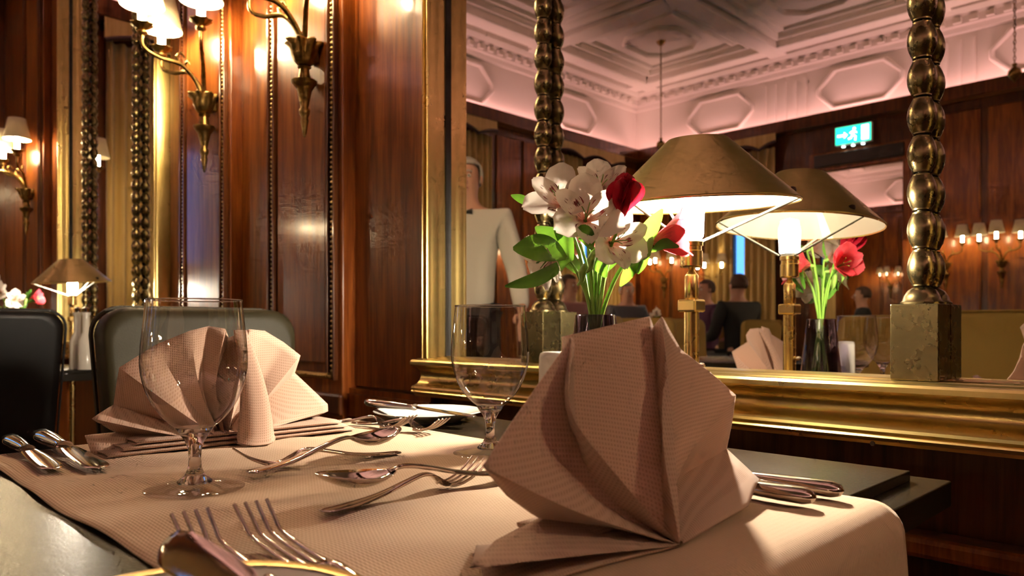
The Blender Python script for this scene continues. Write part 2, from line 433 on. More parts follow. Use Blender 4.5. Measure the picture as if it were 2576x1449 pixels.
# cornice steps at the top of the frieze
CORN = [(0, 3.76), (0.03, 3.77), (0.035, 3.82), (0.07, 3.83), (0.075, 3.90), (0.13, 3.92), (0.16, 3.96), (0.17, ZT+0.05), (0, ZT+0.05)]
MB().extrude([(YW-d, z) for d, z in CORN], XL, XR, 'x').build('cornice', 'plaster', fr['back'])
MB().extrude([(YF+d, z) for d, z in CORN], XL, XR, 'x').build('cornice', 'plaster', fr['far'])
MB().extrude([(XL+d, z) for d, z in CORN], YF, YW, 'y').build('cornice', 'plaster', fr['left'])
dent = MB().box(-0.035, 0.035, -0.025, 0.025, -0.025, 0.025).build('dentil', 'plaster', fr['far']); dent.location = (XL+0.2, YF+0.09, 3.865)
for i in range(1, 44):
    o = link('dentil', dent.data, None, fr['far']); o.location = (XL+0.2+i*0.14, YF+0.09, 3.865)
for i in range(36):
    o = link('dentil', dent.data, None, fr['left']); o.location = (XL+0.09, YF+0.25+i*0.14, 3.865); o.rotation_euler = (0,0,PI/2)
# cove ledge with hidden LED strip
for k, axis in (('back', 0), ('far', 0), ('left', 1), ('right', 1)):
    m = MB(); l = MB()
    if k == 'back': m.box(XL, XR, YW-0.13, YW, ZC-0.10, ZC); m.box(XL, XR, YW-0.13, YW-0.11, ZC, ZC+0.03); l.box(XL+.1, XR-.1, YW-0.10, YW-0.07, ZC, ZC+0.006)
    if k == 'far': m.box(XL, XR, YF, YF+0.13, ZC-0.10, ZC); m.box(XL, XR, YF+0.11, YF+0.13, ZC, ZC+0.03); l.box(XL+.1, XR-.1, YF+0.07, YF+0.10, ZC, ZC+0.006)
    if k == 'left': m.box(XL, XL+0.13, YF+.13, YW-.13, ZC-0.10, ZC); m.box(XL+0.11, XL+0.13, YF+.13, YW-.13, ZC, ZC+0.03); l.box(XL+0.07, XL+0.10, YF+.2, YW-.2, ZC, ZC+0.006)
    if k == 'right': m.box(XR-0.13, XR, YF+.13, YW-.13, ZC-0.10, ZC); l.box(XR-0.10, XR-0.07, YF+.2, YW-.2, ZC, ZC+0.006)
    m.build('cove_ledge', 'mahogany_dark', fr[k]); l.build('light_strip', 'cove_led', fr[k])
# ceiling coffers
beam_x = [XL+0.22] + [x+PX/2 for x in CXS[:-1]] + [XR-0.2]
for x in [CXS[0]-PX/2-0.05] + [x+PX/2 for x in CXS]:
    MB().box(x-0.10, x+0.10, YF+.15, YW-.15, ZT-0.05, ZT+0.06, 0.015).build('ceiling_beam', 'plaster', ceil_o)
for y in [CYS[0]-PY/2-0.05] + [y+PY/2 for y in CYS[:-1]]:
    MB().box(XL+.15, XR-.15, y-0.10, y+0.10, ZT-0.045, ZT+0.06, 0.015).build('ceiling_beam', 'plaster', ceil_o)
def rect(hx, hy): return [(-hx,-hy), (hx,-hy), (hx,hy), (-hx,hy)]
coff = [MB().ring(rect(0.66, 0.73), 0.10, -0.06).build('coffer_moulding', 'plaster', ceil_o, 40),
        MB().ring(rect(0.53, 0.60), 0.07, -0.035).build('coffer_moulding', 'plaster', ceil_o, 40),
        MB().ring(octo(0, 0, 0.34, 0.36, 0.15), 0.06, -0.04).build('ceiling_medallion', 'plaster', ceil_o, 40)]
for i, x in enumerate(CXS):
    for j, y in enumerate(CYS):
        for o0 in coff:
            o = o0 if i == j == 0 else link(o0.name.split('.')[0], o0.data, None, ceil_o)
            o.location = (x, y, ZT+0.05)

# far wall and left wall panelling
def far_panel(x0, x1):
    m = MB(); m.box(x0, x1, YF, YF+0.02, 0.95, 3.0, 0.006); m.build('panel', 'mahogany', wall_far)
x = XL+0.08
while x < XR-0.3:
    x1 = x+0.44
    if not (x1 > -4.62 and x < -4.0) and not (x1 > -3.6 and x < -2.4): far_panel(x, x1)
    x += 0.50
for y0, y1 in ((-5.93, -5.6), (-4.12, -3.78), (-3.72, -3.36), (-1.70, -1.30), (-1.24, -0.86)):
    MB().box(XL, XL+0.02, y0, y1, 0.2, 3.0, 0.006).build('panel', 'mahogany', wall_left)

# ------------------------------------------------------------------ mirror wall: recess panels and beaded pilasters
def recess(x0, x1, mat='mahogany'):
    m = MB(); m.box(x0, x1, 1.14, YW, 0.0, 0.66); m.box(x0, x1, 1.14, YW, 0.74, ZC-0.1)
    m.box(x0, x1, 1.115, YW, 0.66, 0.72); m.box(x0, x1, 1.12, YW, 0.72, 0.735)
    m.build('panel', mat, wall_back)
for a, b in ((-1.74, -1.39), (-2.42, -2.16), (-3.05, -2.84), (-4.77, -4.47), (-5.9, -5.19), (0.024, 0.37), (0.79, 1.06), (1.48, 1.75)): recess(a, b)
bead_me = None
def pilaster(idx, xc, beads=True):
    global bead_me
    hw = 0.21
    o = struct(MB().box(xc-hw, xc+hw, 1.10, YW, 0.0, ZC-0.1, 0.004).build('trim_%d' % idx, 'mahogany'))
    # fillets around the sunk-looking field, raised centre field
    MB().box(xc-0.135, xc+0.135, 1.092, 1.10, 0.80, 3.0, 0.003).build('panel', 'mahogany', o)
    for sx in (-1, 1):
        MB().box(xc+sx*0.152-0.005, xc+sx*0.152+0.005, 1.085, 1.10, 0.775, 3.02, 0.002).build('fillet', 'mahogany_dark', o)
        MB().box(xc+sx*0.186-0.004, xc+sx*0.186+0.004, 1.085, 1.10, 0.755, 3.04, 0.002).build('fillet', 'mahogany_dark', o)
    MB().box(xc-hw-0.01, xc+hw+0.01, 1.085, 1.10, 0.66, 0.72, 0.008).build('rail_moulding', 'mahogany_dark', o)
    if not beads: return o
    if bead_me is None:
        b = MB().lathe([(0.0, -0.0062), (0.0075, -0.004), (0.0095, 0), (0.0075, 0.004), (0.0, 0.0062)], 7)
        bead_me = b.build('bead', 'brass', o, 60).data
        bpy.data.objects.remove(bpy.data.objects['bead'])
    zs = [0.78+0.0135*i for i in range(95)]
    for sx in (-1, 1):
        for z in zs:
            q = link('bead', bead_me, None, o); q.location = (xc+sx*0.169, 1.097, z)
    for i in range(24):
        q = link('bead', bead_me, None, o); q.location = (xc-0.155+i*0.0135, 1.097, 0.765); q.rotation_euler = (0, PI/2, 0)
    rest = MB()
    for sx in (-1, 1):
        for i in range(71):
            rest.lathe([(0.0, -0.0062), (0.0095, 0), (0.0, 0.0062)], 6, xc+sx*0.169, 1.097, 2.0625+0.0135*i)
    r = rest.build('bead_strip', 'brass', o); r['kind'] = 'stuff'
    return o
for i, (xc, bd) in enumerate(((-1.95, True), (-2.63, True), (-4.98, False), (0.58, False), (1.27, False))): pilaster(5+i, xc, bd)
# low wainscot mouldings under the mirror
for z, h, d in ((0.60, 0.03, 0.035), (0.52, 0.045, 0.02), (0.40, 0.03, 0.04), (0.10, 0.20, 0.03)):
    MB().box(-1.34, -0.02, YW-d-0.02, YW, z-h/2, z+h/2, 0.008).build('rail_moulding', 'mahogany', wall_back)

# ------------------------------------------------------------------ brass mirrors with beaded columns
SILL = [(1.152, .828), (1.12, .828), (1.112, .8245), (1.104, .8265), (1.078, .8265), (1.072, .823), (1.066, .825), (1.060, .8235), (1.057, .820), (1.057, .813), (1.063, .809),
        (1.078, .805), (1.086, .797), (1.089, .786), (1.086, .777), (1.078, .769), (1.068, .7645), (1.062, .763), (1.060, .759), (1.063, .755), (1.059, .751), (1.060, .747), (1.068, .745), (1.072, .740), (1.16, .738)]
bead_col = None
def mirror(label, xc, hw=0.68):
    global bead_col
    t = thing('wall_mirror', label, 'mirror', (xc, 0, 0))
    MB().box(-hw, hw, 1.15, 1.158, 0.75, 3.0).build('mirror_pane', 'mirror_silver', t)
    MB().extrude(SILL, -hw-0.024, hw+0.024, 'x').build('sill', 'brass', t, 35)
    for sx in (-1, 1):
        prof = [(sx*(hw + (0.828-z)*0.27), 1.15-(1.15-y)*0.66) for y, z in SILL]
        MB().extrude(prof, 0.76, 3.05, 'z').build('frame_side', 'brass', t, 35)
        MB().box(sx*hw-0.004, sx*hw+0.004, 1.142, 1.152, 0.83, 3.0).build('gap_strip', 'black_gap', t)  # black strip drawn for the gap between side frame and pane
    # screw in the lower bead
    MB().lathe([(0.0, 0.001), (0.003, 0.001), (0.0035, 0)], 10).build('screw', 'screw_dark', t, loc=(0.314, 1.0615, 0.742)).rotation_euler = (PI/2, 0, 0)
    for sx in (-1, 1):
        cx = sx*0.355
        prof = [(0.0, 0.952)]
        colm = MB().lathe([(0.0001, 0.94), (0.0075, 0.94), (0.0075, 3.0), (0.0001, 3.0)], 12).build('beaded_column', 'bronze', t, 40, loc=(cx, 1.131, 0))
        MB().box(-0.0305, 0.0305, -0.034, 0.018, 0.827, 0.931, 0.0015).build('pedestal', 'bronze', colm)
        MB().lathe([(0.0, 0.930), (0.027, 0.930), (0.027, 0.934), (0.0245, 0.936), (0.023, 0.942), (0.018, 0.950), (0.010, 0.955), (0.0, 0.956)], 24).build('cap', 'bronze', colm, 50)
        if bead_col is None:
            pr = [(0.0095, -0.0255), (0.0120, -0.0245), (0.0120, -0.0225)]
            pr += [(0.0105+0.0082*math.sin(PI*(i+0.6)/11.2)**0.8, -0.0225+0.045*i/10) for i in range(11)]
            pr += [(0.0120, 0.0225), (0.0120, 0.0245), (0.0095, 0.0255)]
            o = MB().lathe(pr, 20).build('bead', 'bronze', colm, 40); bead_col = o.data; bpy.data.objects.remove(o)
        for i in range(39):
            q = link('bead', bead_col, None, colm); q.location = (0, 0, 0.981+0.0523*i)
    return t
mirror('large brass-framed wall mirror with beaded columns beside the set table', -0.683)
mirror('more distant brass-framed wall mirror reflecting gold curtains at left', -3.76)

# ------------------------------------------------------------------ curtains
def curtain(label, xc, yc, along, hw, gap, depth=0.10, z1=3.1, gap_off=0.0):
    t = thing('curtain', label, 'curtain', (xc, yc, 0), 0 if along == 'x' else PI/2)
    # local: x along the wall, -y (or +y) into the room
    for sx in (-1, 1):
        x0, x1 = (-hw, gap_off-gap) if sx < 0 else (gap_off+gap, hw)
        n = int((x1-x0)/0.012); rows = []
        for z in (0.02, 0.8, 1.6, 2.4, z1-0.15):
            rows.append([(x0+(x1-x0)*i/n, depth+0.028*math.sin(2*PI*i/n*(x1-x0)/0.085+0.4*math.sin(z*2)), z) for i in range(n+1)])
        MB().grid(rows).build('drape', 'gold_drape', t, 80, solid=0.004)
    # pelmet with scalloped dark braid
    n = 60; top = []; bot = []; 
    def sc(u): return 2.93 + 0.07*abs(math.sin(u*PI*2.5))
    rows = [[(-hw-0.03+(2*hw+0.06)*i/n, depth+0.06, z1) for i in range(n+1)], [(-hw-0.03+(2*hw+0.06)*i/n, depth+0.06, sc(i/n)) for i in range(n+1)]]
    MB().grid(rows).build('pelmet', 'gold_drape', t, solid=0.008)
    MB().tube([(-hw-0.03+(2*hw+0.06)*i/n, depth+0.068, sc(i/n)) for i in range(n+1)], 0.018, 6).build('braid', 'valance_trim', t, 60)
    return t
def side(t): t.rotation_euler = (0, 0, -PI/2)
for lab, yc, go in (('gold window curtain seen beside the waiter in the mirror', -2.58, 0.20), ('gold window curtain in the far corner behind the flowers', -4.86, 0.0), ('gold window curtain seen in the left mirror', -0.10, 0.0)):
    q = curtain(lab, XL, yc, 'y', 0.66, 0.11, 0.06, 3.1, go); side(q)
curtain('narrow gold curtain on far wall beside a blue window strip', -4.35, YF, 'x', 0.45, 0.07)

# ------------------------------------------------------------------ wall sconces
def build_sconce(label, loc, rotz):
    t = thing('wall_sconce', label, 'wall lamp', loc, rotz, 'bronze three-arm wall sconces')
    # origin on the wall at the crown rim; local -y points into the room
    y0 = -0.036
    MB().lathe([(0.0, -0.26), (0.004, -0.255), (0.007, -0.235), (0.011, -0.215), (0.009, -0.205), (0.014, -0.195), (0.015, -0.185), (0.010, -0.178), (0.013, -0.165), (0.020, -0.130),
                (0.028, -0.118), (0.034, -0.110), (0.035, -0.104), (0.018, -0.100), (0.015, -0.085), (0.013, -0.072), (0.019, -0.066), (0.014, -0.058), (0.020, -0.052), (0.0, -0.05)], 20, 0, y0).build('stem', 'sconce_bronze', t, 50)
    wv = lambda a, k: 1 + (0.0, 0.03, 0.06, 0.10, 0.22, 0.20)[k]*math.cos(8*a)
    MB().lathe([(0.014, -0.062), (0.026, -0.050), (0.034, -0.030), (0.036, -0.012), (0.046, 0.0), (0.044, 0.003)], 48, 0, y0, 0, wv).build('leaf_crown', 'sconce_bronze', t, 70, solid=0.003)
    MB().box(-0.02, 0.02, y0, 0.0, -0.05, -0.02, 0.004).build('wall_bracket', 'sconce_bronze', t)
    for k, (ex, ey) in enumerate(((-0.165, -0.115), (0.0, -0.235), (0.165, -0.115))):
        dx, dy = ex, ey-y0
        P = lambda f, z: (dx*f, y0+dy*f, z)
        a = MB().tube(spline([P(0.02, -0.03), P(0.10, 0.03), P(0.36, 0.085), P(0.72, 0.092), P(0.98, 0.115), P(1.0, 0.160)], 22), [0.0085-0.003*i/21 for i in range(22)], 8).build('arm', 'sconce_bronze', t, 60)
        MB().tube(spline([P(0.40, 0.088), P(0.46, 0.11), P(0.38, 0.125), P(0.32, 0.11)], 10), [0.006, 0.006, 0.0055, 0.005, 0.005, 0.0045, 0.004, 0.004, 0.003, 0.002], 6).build('scroll', 'sconce_bronze', a, 60)
        cup = MB().lathe([(0.006, 0.150), (0.016, 0.156), (0.016, 0.162), (0.008, 0.166), (0.018, 0.172), (0.034, 0.186), (0.032, 0.188), (0.0, 0.180)], 32, ex, ey, 0, lambda an, kk: 1+(0.12*math.cos(8*an) if kk >= 4 else 0)).build('drip_cup', 'sconce_bronze', a, 60)
        MB().lathe([(0.0125, 0.178), (0.0125, 0.192), (0.0, 0.192)], 12, ex, ey).build('candle_sleeve', 'candle_sleeve', a, 60)
        MB().lathe([(0.0, 0.192), (0.0125, 0.192), (0.0125, 0.275), (0.006, 0.285), (0.0, 0.286)], 10, ex, ey).build('bulb', 'sconce_bulb', t, 60)
        sh = MB().lathe([(0.066, 0.246), (0.042, 0.360)], 28, ex, ey).build('lamp_shade', 'shade_cloth', t, 80, solid=0.002)
        MB().lathe([(0.0655, 0.245), (0.067, 0.245), (0.067, 0.250), (0.0655, 0.250), (0.0655, 0.245)], 28, ex, ey).build('shade_trim', 'cream_inside', sh, 60)
    return t
sc0 = build_sconce('bronze three-arm wall sconce on the beaded panel nearest the large mirror', (-1.862, 1.092, 1.682), 0)
dup(sc0, (-2.525, 1.092, 1.682), 0, 'bronze wall sconce left of the nearest one, two cream shades showing')
dup(sc0, (-4.98, 1.10, 1.682), 0, 'distant bronze wall sconce with pale shade at far left edge')
dup(sc0, (1.27, 1.092, 1.682), 0, 'added unseen bronze fill sconce on the second panel right of the large mirror')  # added out of view, for warm fill on the napkin front
ZS = 1.52
dup(sc0, (-5.42, YF+0.02, ZS), PI, 'lit far wall sconce in the corner beside the lamp pole')
dup(sc0, (-4.72, YF+0.02, ZS-0.1), PI, 'lit far wall sconce reflected beside the narrow gold curtain')
dup(sc0, (-2.17, YF+0.02, ZS), PI, 'lit far wall sconce reflected just right of the bronze column')
dup(sc0, (-1.70, YF+0.02, ZS), PI, 'lit far wall sconce reflected at the right picture edge')
dup(sc0, (0.6, YF+0.02, ZS), PI, 'added far wall fill sconce, unseen beyond the right picture edge, behind the camera')  # unseen extra sconce, put in to raise the room fill light
dup(sc0, (XL+0.02, -3.62, ZS), PI/2, 'lit end wall sconce reflected between the waiter and the left column')
dup(sc0, (XL+0.02, -1.28, ZS), PI/2, 'lit end wall sconce on the panel between two curtains')

# ------------------------------------------------------------------ table lamps on floor poles
def build_lamp(label, loc):
    t = thing('pole_lamp', label, 'lamp', loc, 0, 'brass pole lamps behind the tables')
    MB().lathe([(0.0, 0.0), (0.11, 0.0), (0.11, 0.012), (0.10, 0.018), (0.02, 0.03), (0.0, 0.03)], 32).build('base', 'brass_lamp', t, 40)
    MB().lathe([(0.0113, 0.02), (0.0113, 0.922)], 20).build('pole', 'brass_lamp', t, 60)
    MB().box(-0.0155, 0.0155, -0.0155, 0.0155, 0.922, 0.941, 0.003).build('collar_block', 'brass_lamp', t)
    MB().lathe([(0.009, 0.940), (0.0105, 0.943), (0.0105, 0.976), (0.0085, 0.979), (0.0045, 0.984), (0.0045, 0.990), (0.0, 0.99)], 20).build('joint', 'brass_lamp', t, 40)
    cupo = MB().lathe([(0.0, 0.989), (0.0150, 0.989), (0.0165, 0.991), (0.0165, 1.013), (0.0150, 1.014), (0.0150, 1.020), (0.0172, 1.021), (0.0172, 1.027), (0.014, 1.029), (0.0, 1.029)], 24).build('socket', 'brass_lamp', t, 35)
    MB().lathe([(0.0, 0.004), (0.005, 0.003), (0.0065, 0), (0.005, -0.003), (0.0, -0.004)], 12).build('switch', 'silver', t, 60, loc=(0.016, 0.0, 0.843))
    MB().lathe([(0.012, 1.028), (0.0175, 1.036), (0.019, 1.075), (0.015, 1.092), (0.0, 1.097)], 14).build('bulb', 'lamp_bulb', t, 60)
    MB().lathe([(0.0155, 1.026), (0.0155, 1.034), (0.012, 1.034)], 20).build('bulb_holder', 'porcelain', t, 60)
    # tilted conical shade; local pivot at the rim centre
    sh = MB().lathe([(0.143, 0.0), (0.1435, 0.003), (0.046, 0.094), (0.043, 0.0965), (0.006, 0.097)], 64).build('lamp_shade', 'brass_shade', t, 30, loc=(0.014, -0.004, 1.080), recalc=False)
    sh.rotation_euler = (math.radians(4.0), math.radians(1.5), 0)
    MB().lathe([(0.1415, 0.001), (0.0445, 0.0925), (0.006, 0.0945)], 64).build('shade_lining', 'cream_inside', sh, 30, recalc=False)
    MB().lathe([(0.143, -0.0012), (0.1445, 0.0005), (0.143, 0.0022), (0.1412, 0.0005), (0.143, -0.0012)], 64).build('shade_rim', 'brass_lamp', sh, 60)
    for a in (20, 140, 260):
        ca, sa = math.cos(math.radians(a)), math.sin(math.radians(a))
        MB().tube([(-0.014+0.016*ca, 0.004+0.016*sa, -0.053), (0.14*ca, 0.14*sa, 0.0015)], 0.0021, 8).build('spider_rod', 'cream_rod', sh, 60)
    MB().lathe([(0.0, -0.006), (0.005, -0.004), (0.006, 0), (0.005, 0.004), (0.0, 0.006)], 12).build('tilt_knob', 'screw_dark', sh, 60, loc=(0.116, 0.06, 0.014))
    return t
lamp1 = build_lamp('tall brass pole lamp with conical shade standing behind the flowers', (-0.601, 0.984, 0))
lamp2 = dup(lamp1, (-3.45, 0.90, 0), 0, 'smaller distant brass pole lamp at left beside the black chair')
for ch in lamp2.children:          # a dimmer bulb in the distant lamp
    if ch.name.startswith('bulb') and 'holder' not in ch.name:
        ch.data = ch.data.copy(); ch.data.materials[0] = MATS['lamp_bulb_dim']

# ------------------------------------------------------------------ dining table, runner
def build_table(label, loc, group=None):
    t = thing('dining_table', label, 'table', loc, 0, group)
    hx0, hx1, y0, y1 = -0.387, 0.387, -0.428, 0.427
    MB().box(hx0, hx1, y0, y1, 0.739, 0.75, 0.0012).build('tabletop', 'table_black', t)
    MB().box(hx0-0.03, hx1+0.03, y0-0.032, y1+0.032, 0.712, 0.739, 0.0015).build('under_slab', 'table_black', t)
    MB().lathe([(0.0, 0.712), (0.05, 0.712), (0.035, 0.68), (0.03, 0.35), (0.04, 0.08), (0.0, 0.08)], 24).build('pedestal', 'chair_wood', t, 40)
    MB().box(-0.26, 0.26, -0.04, 0.04, 0.0, 0.08, 0.01).box(-0.04, 0.04, -0.28, 0.28, 0.0, 0.078, 0.01).build('foot', 'chair_wood', t)
    return t
TX, TY = -0.643, 0.418
build_table('black square dining table set for two under a beige runner', (TX, TY, 0))
def wob(x, y):
    return 0.0016*math.sin(38*x+9*math.sin(7*y)) * math.sin(11*y+2) + 0.0017*math.sin(60*y+14*x+3*math.sin(9*x)) * max(0, math.sin(5*x+1))
rows = []
path = [(-1.033+0.008*i, 0.7515) for i in range(101)]            # flat part to x=-0.233
xe = -0.233
for k in range(1, 9):
    a = PI/2*k/8; path.append((xe+0.026*math.sin(a), 0.7515-0.026*(1-math.cos(a))))
for k in range(1, 14): path.append((xe+0.026+0.003*math.sin(k*0.5), 0.7515-0.026-0.018*k))
for (px_, pz_) in path:
    row = []
    for j in range(64):
        y = 0.170+0.497*j/63; edge = 1.0 if px_ < -0.3 else 0.0
        ww = (wob(px_, y)+0.0010)*edge if px_ < -0.27 else 0.0004
        row.append((px_, y+0.002*math.sin(px_*20), pz_+max(ww, 0.0)))
    rows.append(row)
m = MB().grid(rows); o = m.build('table_runner', 'runner_cloth', None, 80, solid=0.0012)
tag(o, 'beige ribbed cloth runner draped along the black table and over its end', 'tablecloth')
MB().grid([[(x, 0.660, 0.7534), (x, 0.6606, 0.7536)] for x in [-1.02+0.05*i for i in range(16)]]).build('hem_stitch', 'valance_trim', o)
TZ = 0.7535

# ------------------------------------------------------------------ wine glasses
def build_glass(label, loc):
    t = thing('wine_glass', label, 'glass', loc, 0, 'stemmed water glasses on the table')
    bowl = [(0.0035, 0.0500), (0.012, 0.0535), (0.022, 0.0605), (0.0315, 0.0715), (0.0385, 0.0840), (0.0430, 0.0975), (0.0452, 0.1110), (0.0450, 0.1240), (0.0438, 0.1380), (0.0422, 0.1530), (0.0405, 0.1705)]
    prof = [Vector((r, 0, z)) for r, z in bowl]; prof = [(p.x, p.z) for p in spline(prof, 40)]
    MB().lathe(prof, 64).build('bowl', 'glass_wall', t, 80)
    MB().lathe([(0.0402, 0.1703), (0.0408, 0.1699), (0.0410, 0.1706), (0.0405, 0.1712), (0.0402, 0.1703)], 64).build('rim', 'glass_solid', t, 80)
    st = [(0.0, 0.056), (0.012, 0.0565), (0.0165, 0.0560), (0.0135, 0.0510), (0.0085, 0.0440), (0.0058, 0.0360), (0.0052, 0.0280), (0.0058, 0.0200), (0.0085, 0.0130), (0.0150, 0.0080), (0.0150, 0.0062), (0.0, 0.0062)]
    MB().lathe(st, 40).build('stem', 'glass_solid', t, 60)
    ft = [(0.0, 0.0090), (0.010, 0.0082), (0.020, 0.0055), (0.032, 0.0030), (0.0415, 0.0019), (0.0428, 0.0012), (0.0420, 0.0003), (0.030, 0.0004), (0.0, 0.0010)]
    MB().lathe(ft, 64).build('foot', 'glass_foot', t, 60)
    return t
g0 = build_glass('nearer empty stemmed water glass in front of the left napkin', (-0.679, 0.2755, TZ))
dup(g0, (-0.628, 0.594, TZ), 0, 'farther empty stemmed water glass beside the large napkin and shaker')

# ------------------------------------------------------------------ cutlery
def loft(path, widths, thick, cup=None, seg=12):
    """flattened bar along +x; path of (x,z); cup = downward dish of the cross section"""
    m = MB(); rows = []
    for i, (x, z) in enumerate(path):
        row = []
        for k in range(seg):
            a = 2*PI*k/seg; cy = math.cos(a)*widths[i]; cz = math.sin(a)*thick[i]
            if cup: cz += cup[i]*((cy/max(widths[i], 1e-6))**2 - 0.5)
            row.append((x, cy, z+cz))
        rows.append(row)
    m.grid(rows, closed=True)
    n = len(rows); m.f.append(tuple(range(seg))); m.f.append(tuple((n-1)*seg+k for k in range(seg))[::-1]); return m
def build_fork(label, loc, rotz, L=0.190, wf=1.0, ts=0.0):
    t = thing('fork', label, 'fork', loc, rotz, 'silver forks'); s = L/0.19
    # handle end at x=0, tine tips at x=L
    px = [(0, 0.003), (0.006, 0.0028), (0.03, 0.003), (0.06, 0.006), (0.09, 0.0125), (0.110, 0.0165), (0.122, 0.0150), (0.130, 0.0095), (0.138, 0.0045), (0.146, 0.0030)]
    px = [(a*(1-ts), 0.003+(b-0.003)*(1-2.5*ts)) for a, b in px]
    wd = [0.004, 0.0085, 0.0085, 0.0055, 0.0035, 0.003, 0.0042, 0.009, 0.0115, 0.0118]; th = [0.001, 0.0018, 0.002, 0.0022, 0.0024, 0.0022, 0.0018, 0.0014, 0.0013, 0.0012]
    cup = [0, 0, 0, 0, 0, 0, 0, 0.002, 0.003, 0.003]
    P = spline([(a*s, 0, b*s) for a, b in px], 40)
    def samp(arr): 
        out = []
        for i in range(40):
            u = i/39*(len(arr)-1); k = min(int(u), len(arr)-2); out.append(arr[k]+(arr[k+1]-arr[k])*(u-k))
        return out
    loft([(p.x, p.z) for p in P], [x*s*wf for x in samp(wd)], [x*s for x in samp(th)], [x*s for x in samp(cup)]).build('handle', 'silver', t, 60)
    for k in range(4):
        y = (-0.0100+0.00667*k)*s*wf; pts = [(0.138*(1-ts), 0.0036), (0.150*(1-ts*0.9), 0.0034), (0.165, 0.0075), (0.178, 0.0140), (0.190, 0.0225)]
        P = spline([(a*s, y*(1+0.06*i), b*s) for i, (a, b) in enumerate(pts)], 14)
        MB().tube(P, [0.0017*s*(1-0.35*i/13) for i in range(14)], 8).build('tine', 'silver', t, 60)
    return t
def build_spoon(label, loc, rotz, L=0.19):
    t = thing('spoon', label, 'spoon', loc, rotz, 'silver dessert spoons'); s = L/0.19
    px = [(0, 0.003), (0.006, 0.0028), (0.03, 0.003), (0.06, 0.007), (0.09, 0.0135), (0.112, 0.0165), (0.126, 0.0140)]
    wd = [0.004, 0.0085, 0.0085, 0.0055, 0.0036, 0.003, 0.0042]; th = [0.001, 0.0018, 0.002, 0.0022, 0.0024, 0.0022, 0.0016]
    P = spline([(a*s, 0, b*s) for a, b in px], 32)
    def samp(arr):
        out = []
        for i in range(32):
            u = i/31*(len(arr)-1); k = min(int(u), len(arr)-2); out.append(arr[k]+(arr[k+1]-arr[k])*(u-k))
        return out
    loft([(p.x, p.z) for p in P], [x*s for x in samp(wd)], [x*s for x in samp(th)]).build('handle', 'silver', t, 60)
    rows = []
    for i in range(19):
        u = i/18; x = 0.122+0.068*u
        w_ = 0.0225*math.sin(PI*min(max(u, 0.0), 1.0)**0.85)**0.62 if 0 < u < 1 else 0.0008
        w_ = max(w_, 0.0042 if u < 0.2 else 0.0008)
        dep = 0.0100*math.sin(PI*u)**0.8 if 0 < u < 1 else 0
        zc = 0.0140-0.0015*math.sin(PI*u)+0.004*max(0, u-0.3)
        rows.append([(x*s, v*w_*s, (zc-dep*(1-v*v))*s) for v in [-1+2*j/12 for j in range(13)]])
    MB().grid(rows).build('bowl', 'silver', t, 70, solid=0.0011)
    return t
def build_knife(label, loc, rotz, L=0.215, butter=False):
    t = thing('knife', label, 'knife', loc, rotz, 'silver knives'); s = L/0.215
    px = [0.0, 0.003, 0.010, 0.03, 0.06, 0.085, 0.095, 0.102]
    wd = [0.0015, 0.0070, 0.0098, 0.0100, 0.0085, 0.0066, 0.0062, 0.0072]; th = [0.001, 0.005, 0.0068, 0.0068, 0.0060, 0.0048, 0.0046, 0.0050]
    loft([(x*s, 0.0072*s) for x in px], [v*s for v in wd], [v*s for v in th], None, 20).build('handle', 'silver', t, 60)
    bx = [0.100, 0.106, 0.115, 0.14, 0.17, 0.195, 0.207, 0.213, 0.215]
    bw = [0.0050, 0.0062, 0.0085, 0.0098, 0.0104, 0.0104, 0.0088, 0.0055, 0.001]
    loft([(x*s, 0.0072*s-0.004*s*max(0, (x-0.11)/0.105)) for x in bx], [v*s*(1.15 if butter else 1) for v in bw], [0.0022, 0.0020, 0.0014, 0.0012, 0.0011, 0.001, 0.0009, 0.0008, 0.0006]).build('blade', 'silver', t, 60)
    return t
Z0 = TZ+0.0012
H = PI/2
# our place setting
build_fork('blurred dinner fork nearest the plate edge, half under a knife blade', (-0.272, 0.189, Z0), PI-0.03, 0.218, 0.80, 0.22)
build_fork('dinner fork at the bottom, second fork away from the bread plate', (-0.268, 0.224, Z0), PI-0.05, 0.218, 0.80, 0.22)
build_knife('near silver knife with rounded handle end, in front at right of the large napkin', (-0.252, 0.600, Z0), PI)
build_knife('rear silver knife handle beside black table edge at right of the large napkin', (-0.246, 0.641, Z0), PI)
build_spoon('dessert spoon with its bowl nearest the viewer, at table centre', (-0.507, 0.508, Z0+0.004), -H-0.14, 0.198).rotation_euler[1] = -0.03
build_fork('dessert fork crossing under the near spoon, tines toward the large napkin', (-0.512, 0.305, Z0), H+0.06, 0.178)
# opposite place setting
build_spoon('dessert spoon with raised bowl toward the white plate, at table centre', (-0.683, 0.328, Z0+0.003), H+0.15, 0.203).rotation_euler[1] = -0.035
build_fork('dessert fork with raised tines pointing at the near glass foot', (-0.690, 0.512, Z0), -H-0.22, 0.180)
build_fork('salad fork beside the left napkin, partly behind the raised spoon bowl', (-1.010, 0.600, Z0), 0.20, 0.182)
build_fork('salad fork lying between the white plate and the raised spoon bowl', (-0.955, 0.622, Z0), 0.16, 0.180)
build_knife('leftmost knife hanging over the table edge by the left napkin', (-1.085, 0.213, Z0), -0.03, 0.235)
build_knife('broad knife beside the leftmost one, nearest the left napkin', (-1.090, 0.247, Z0), -0.03, 0.270)

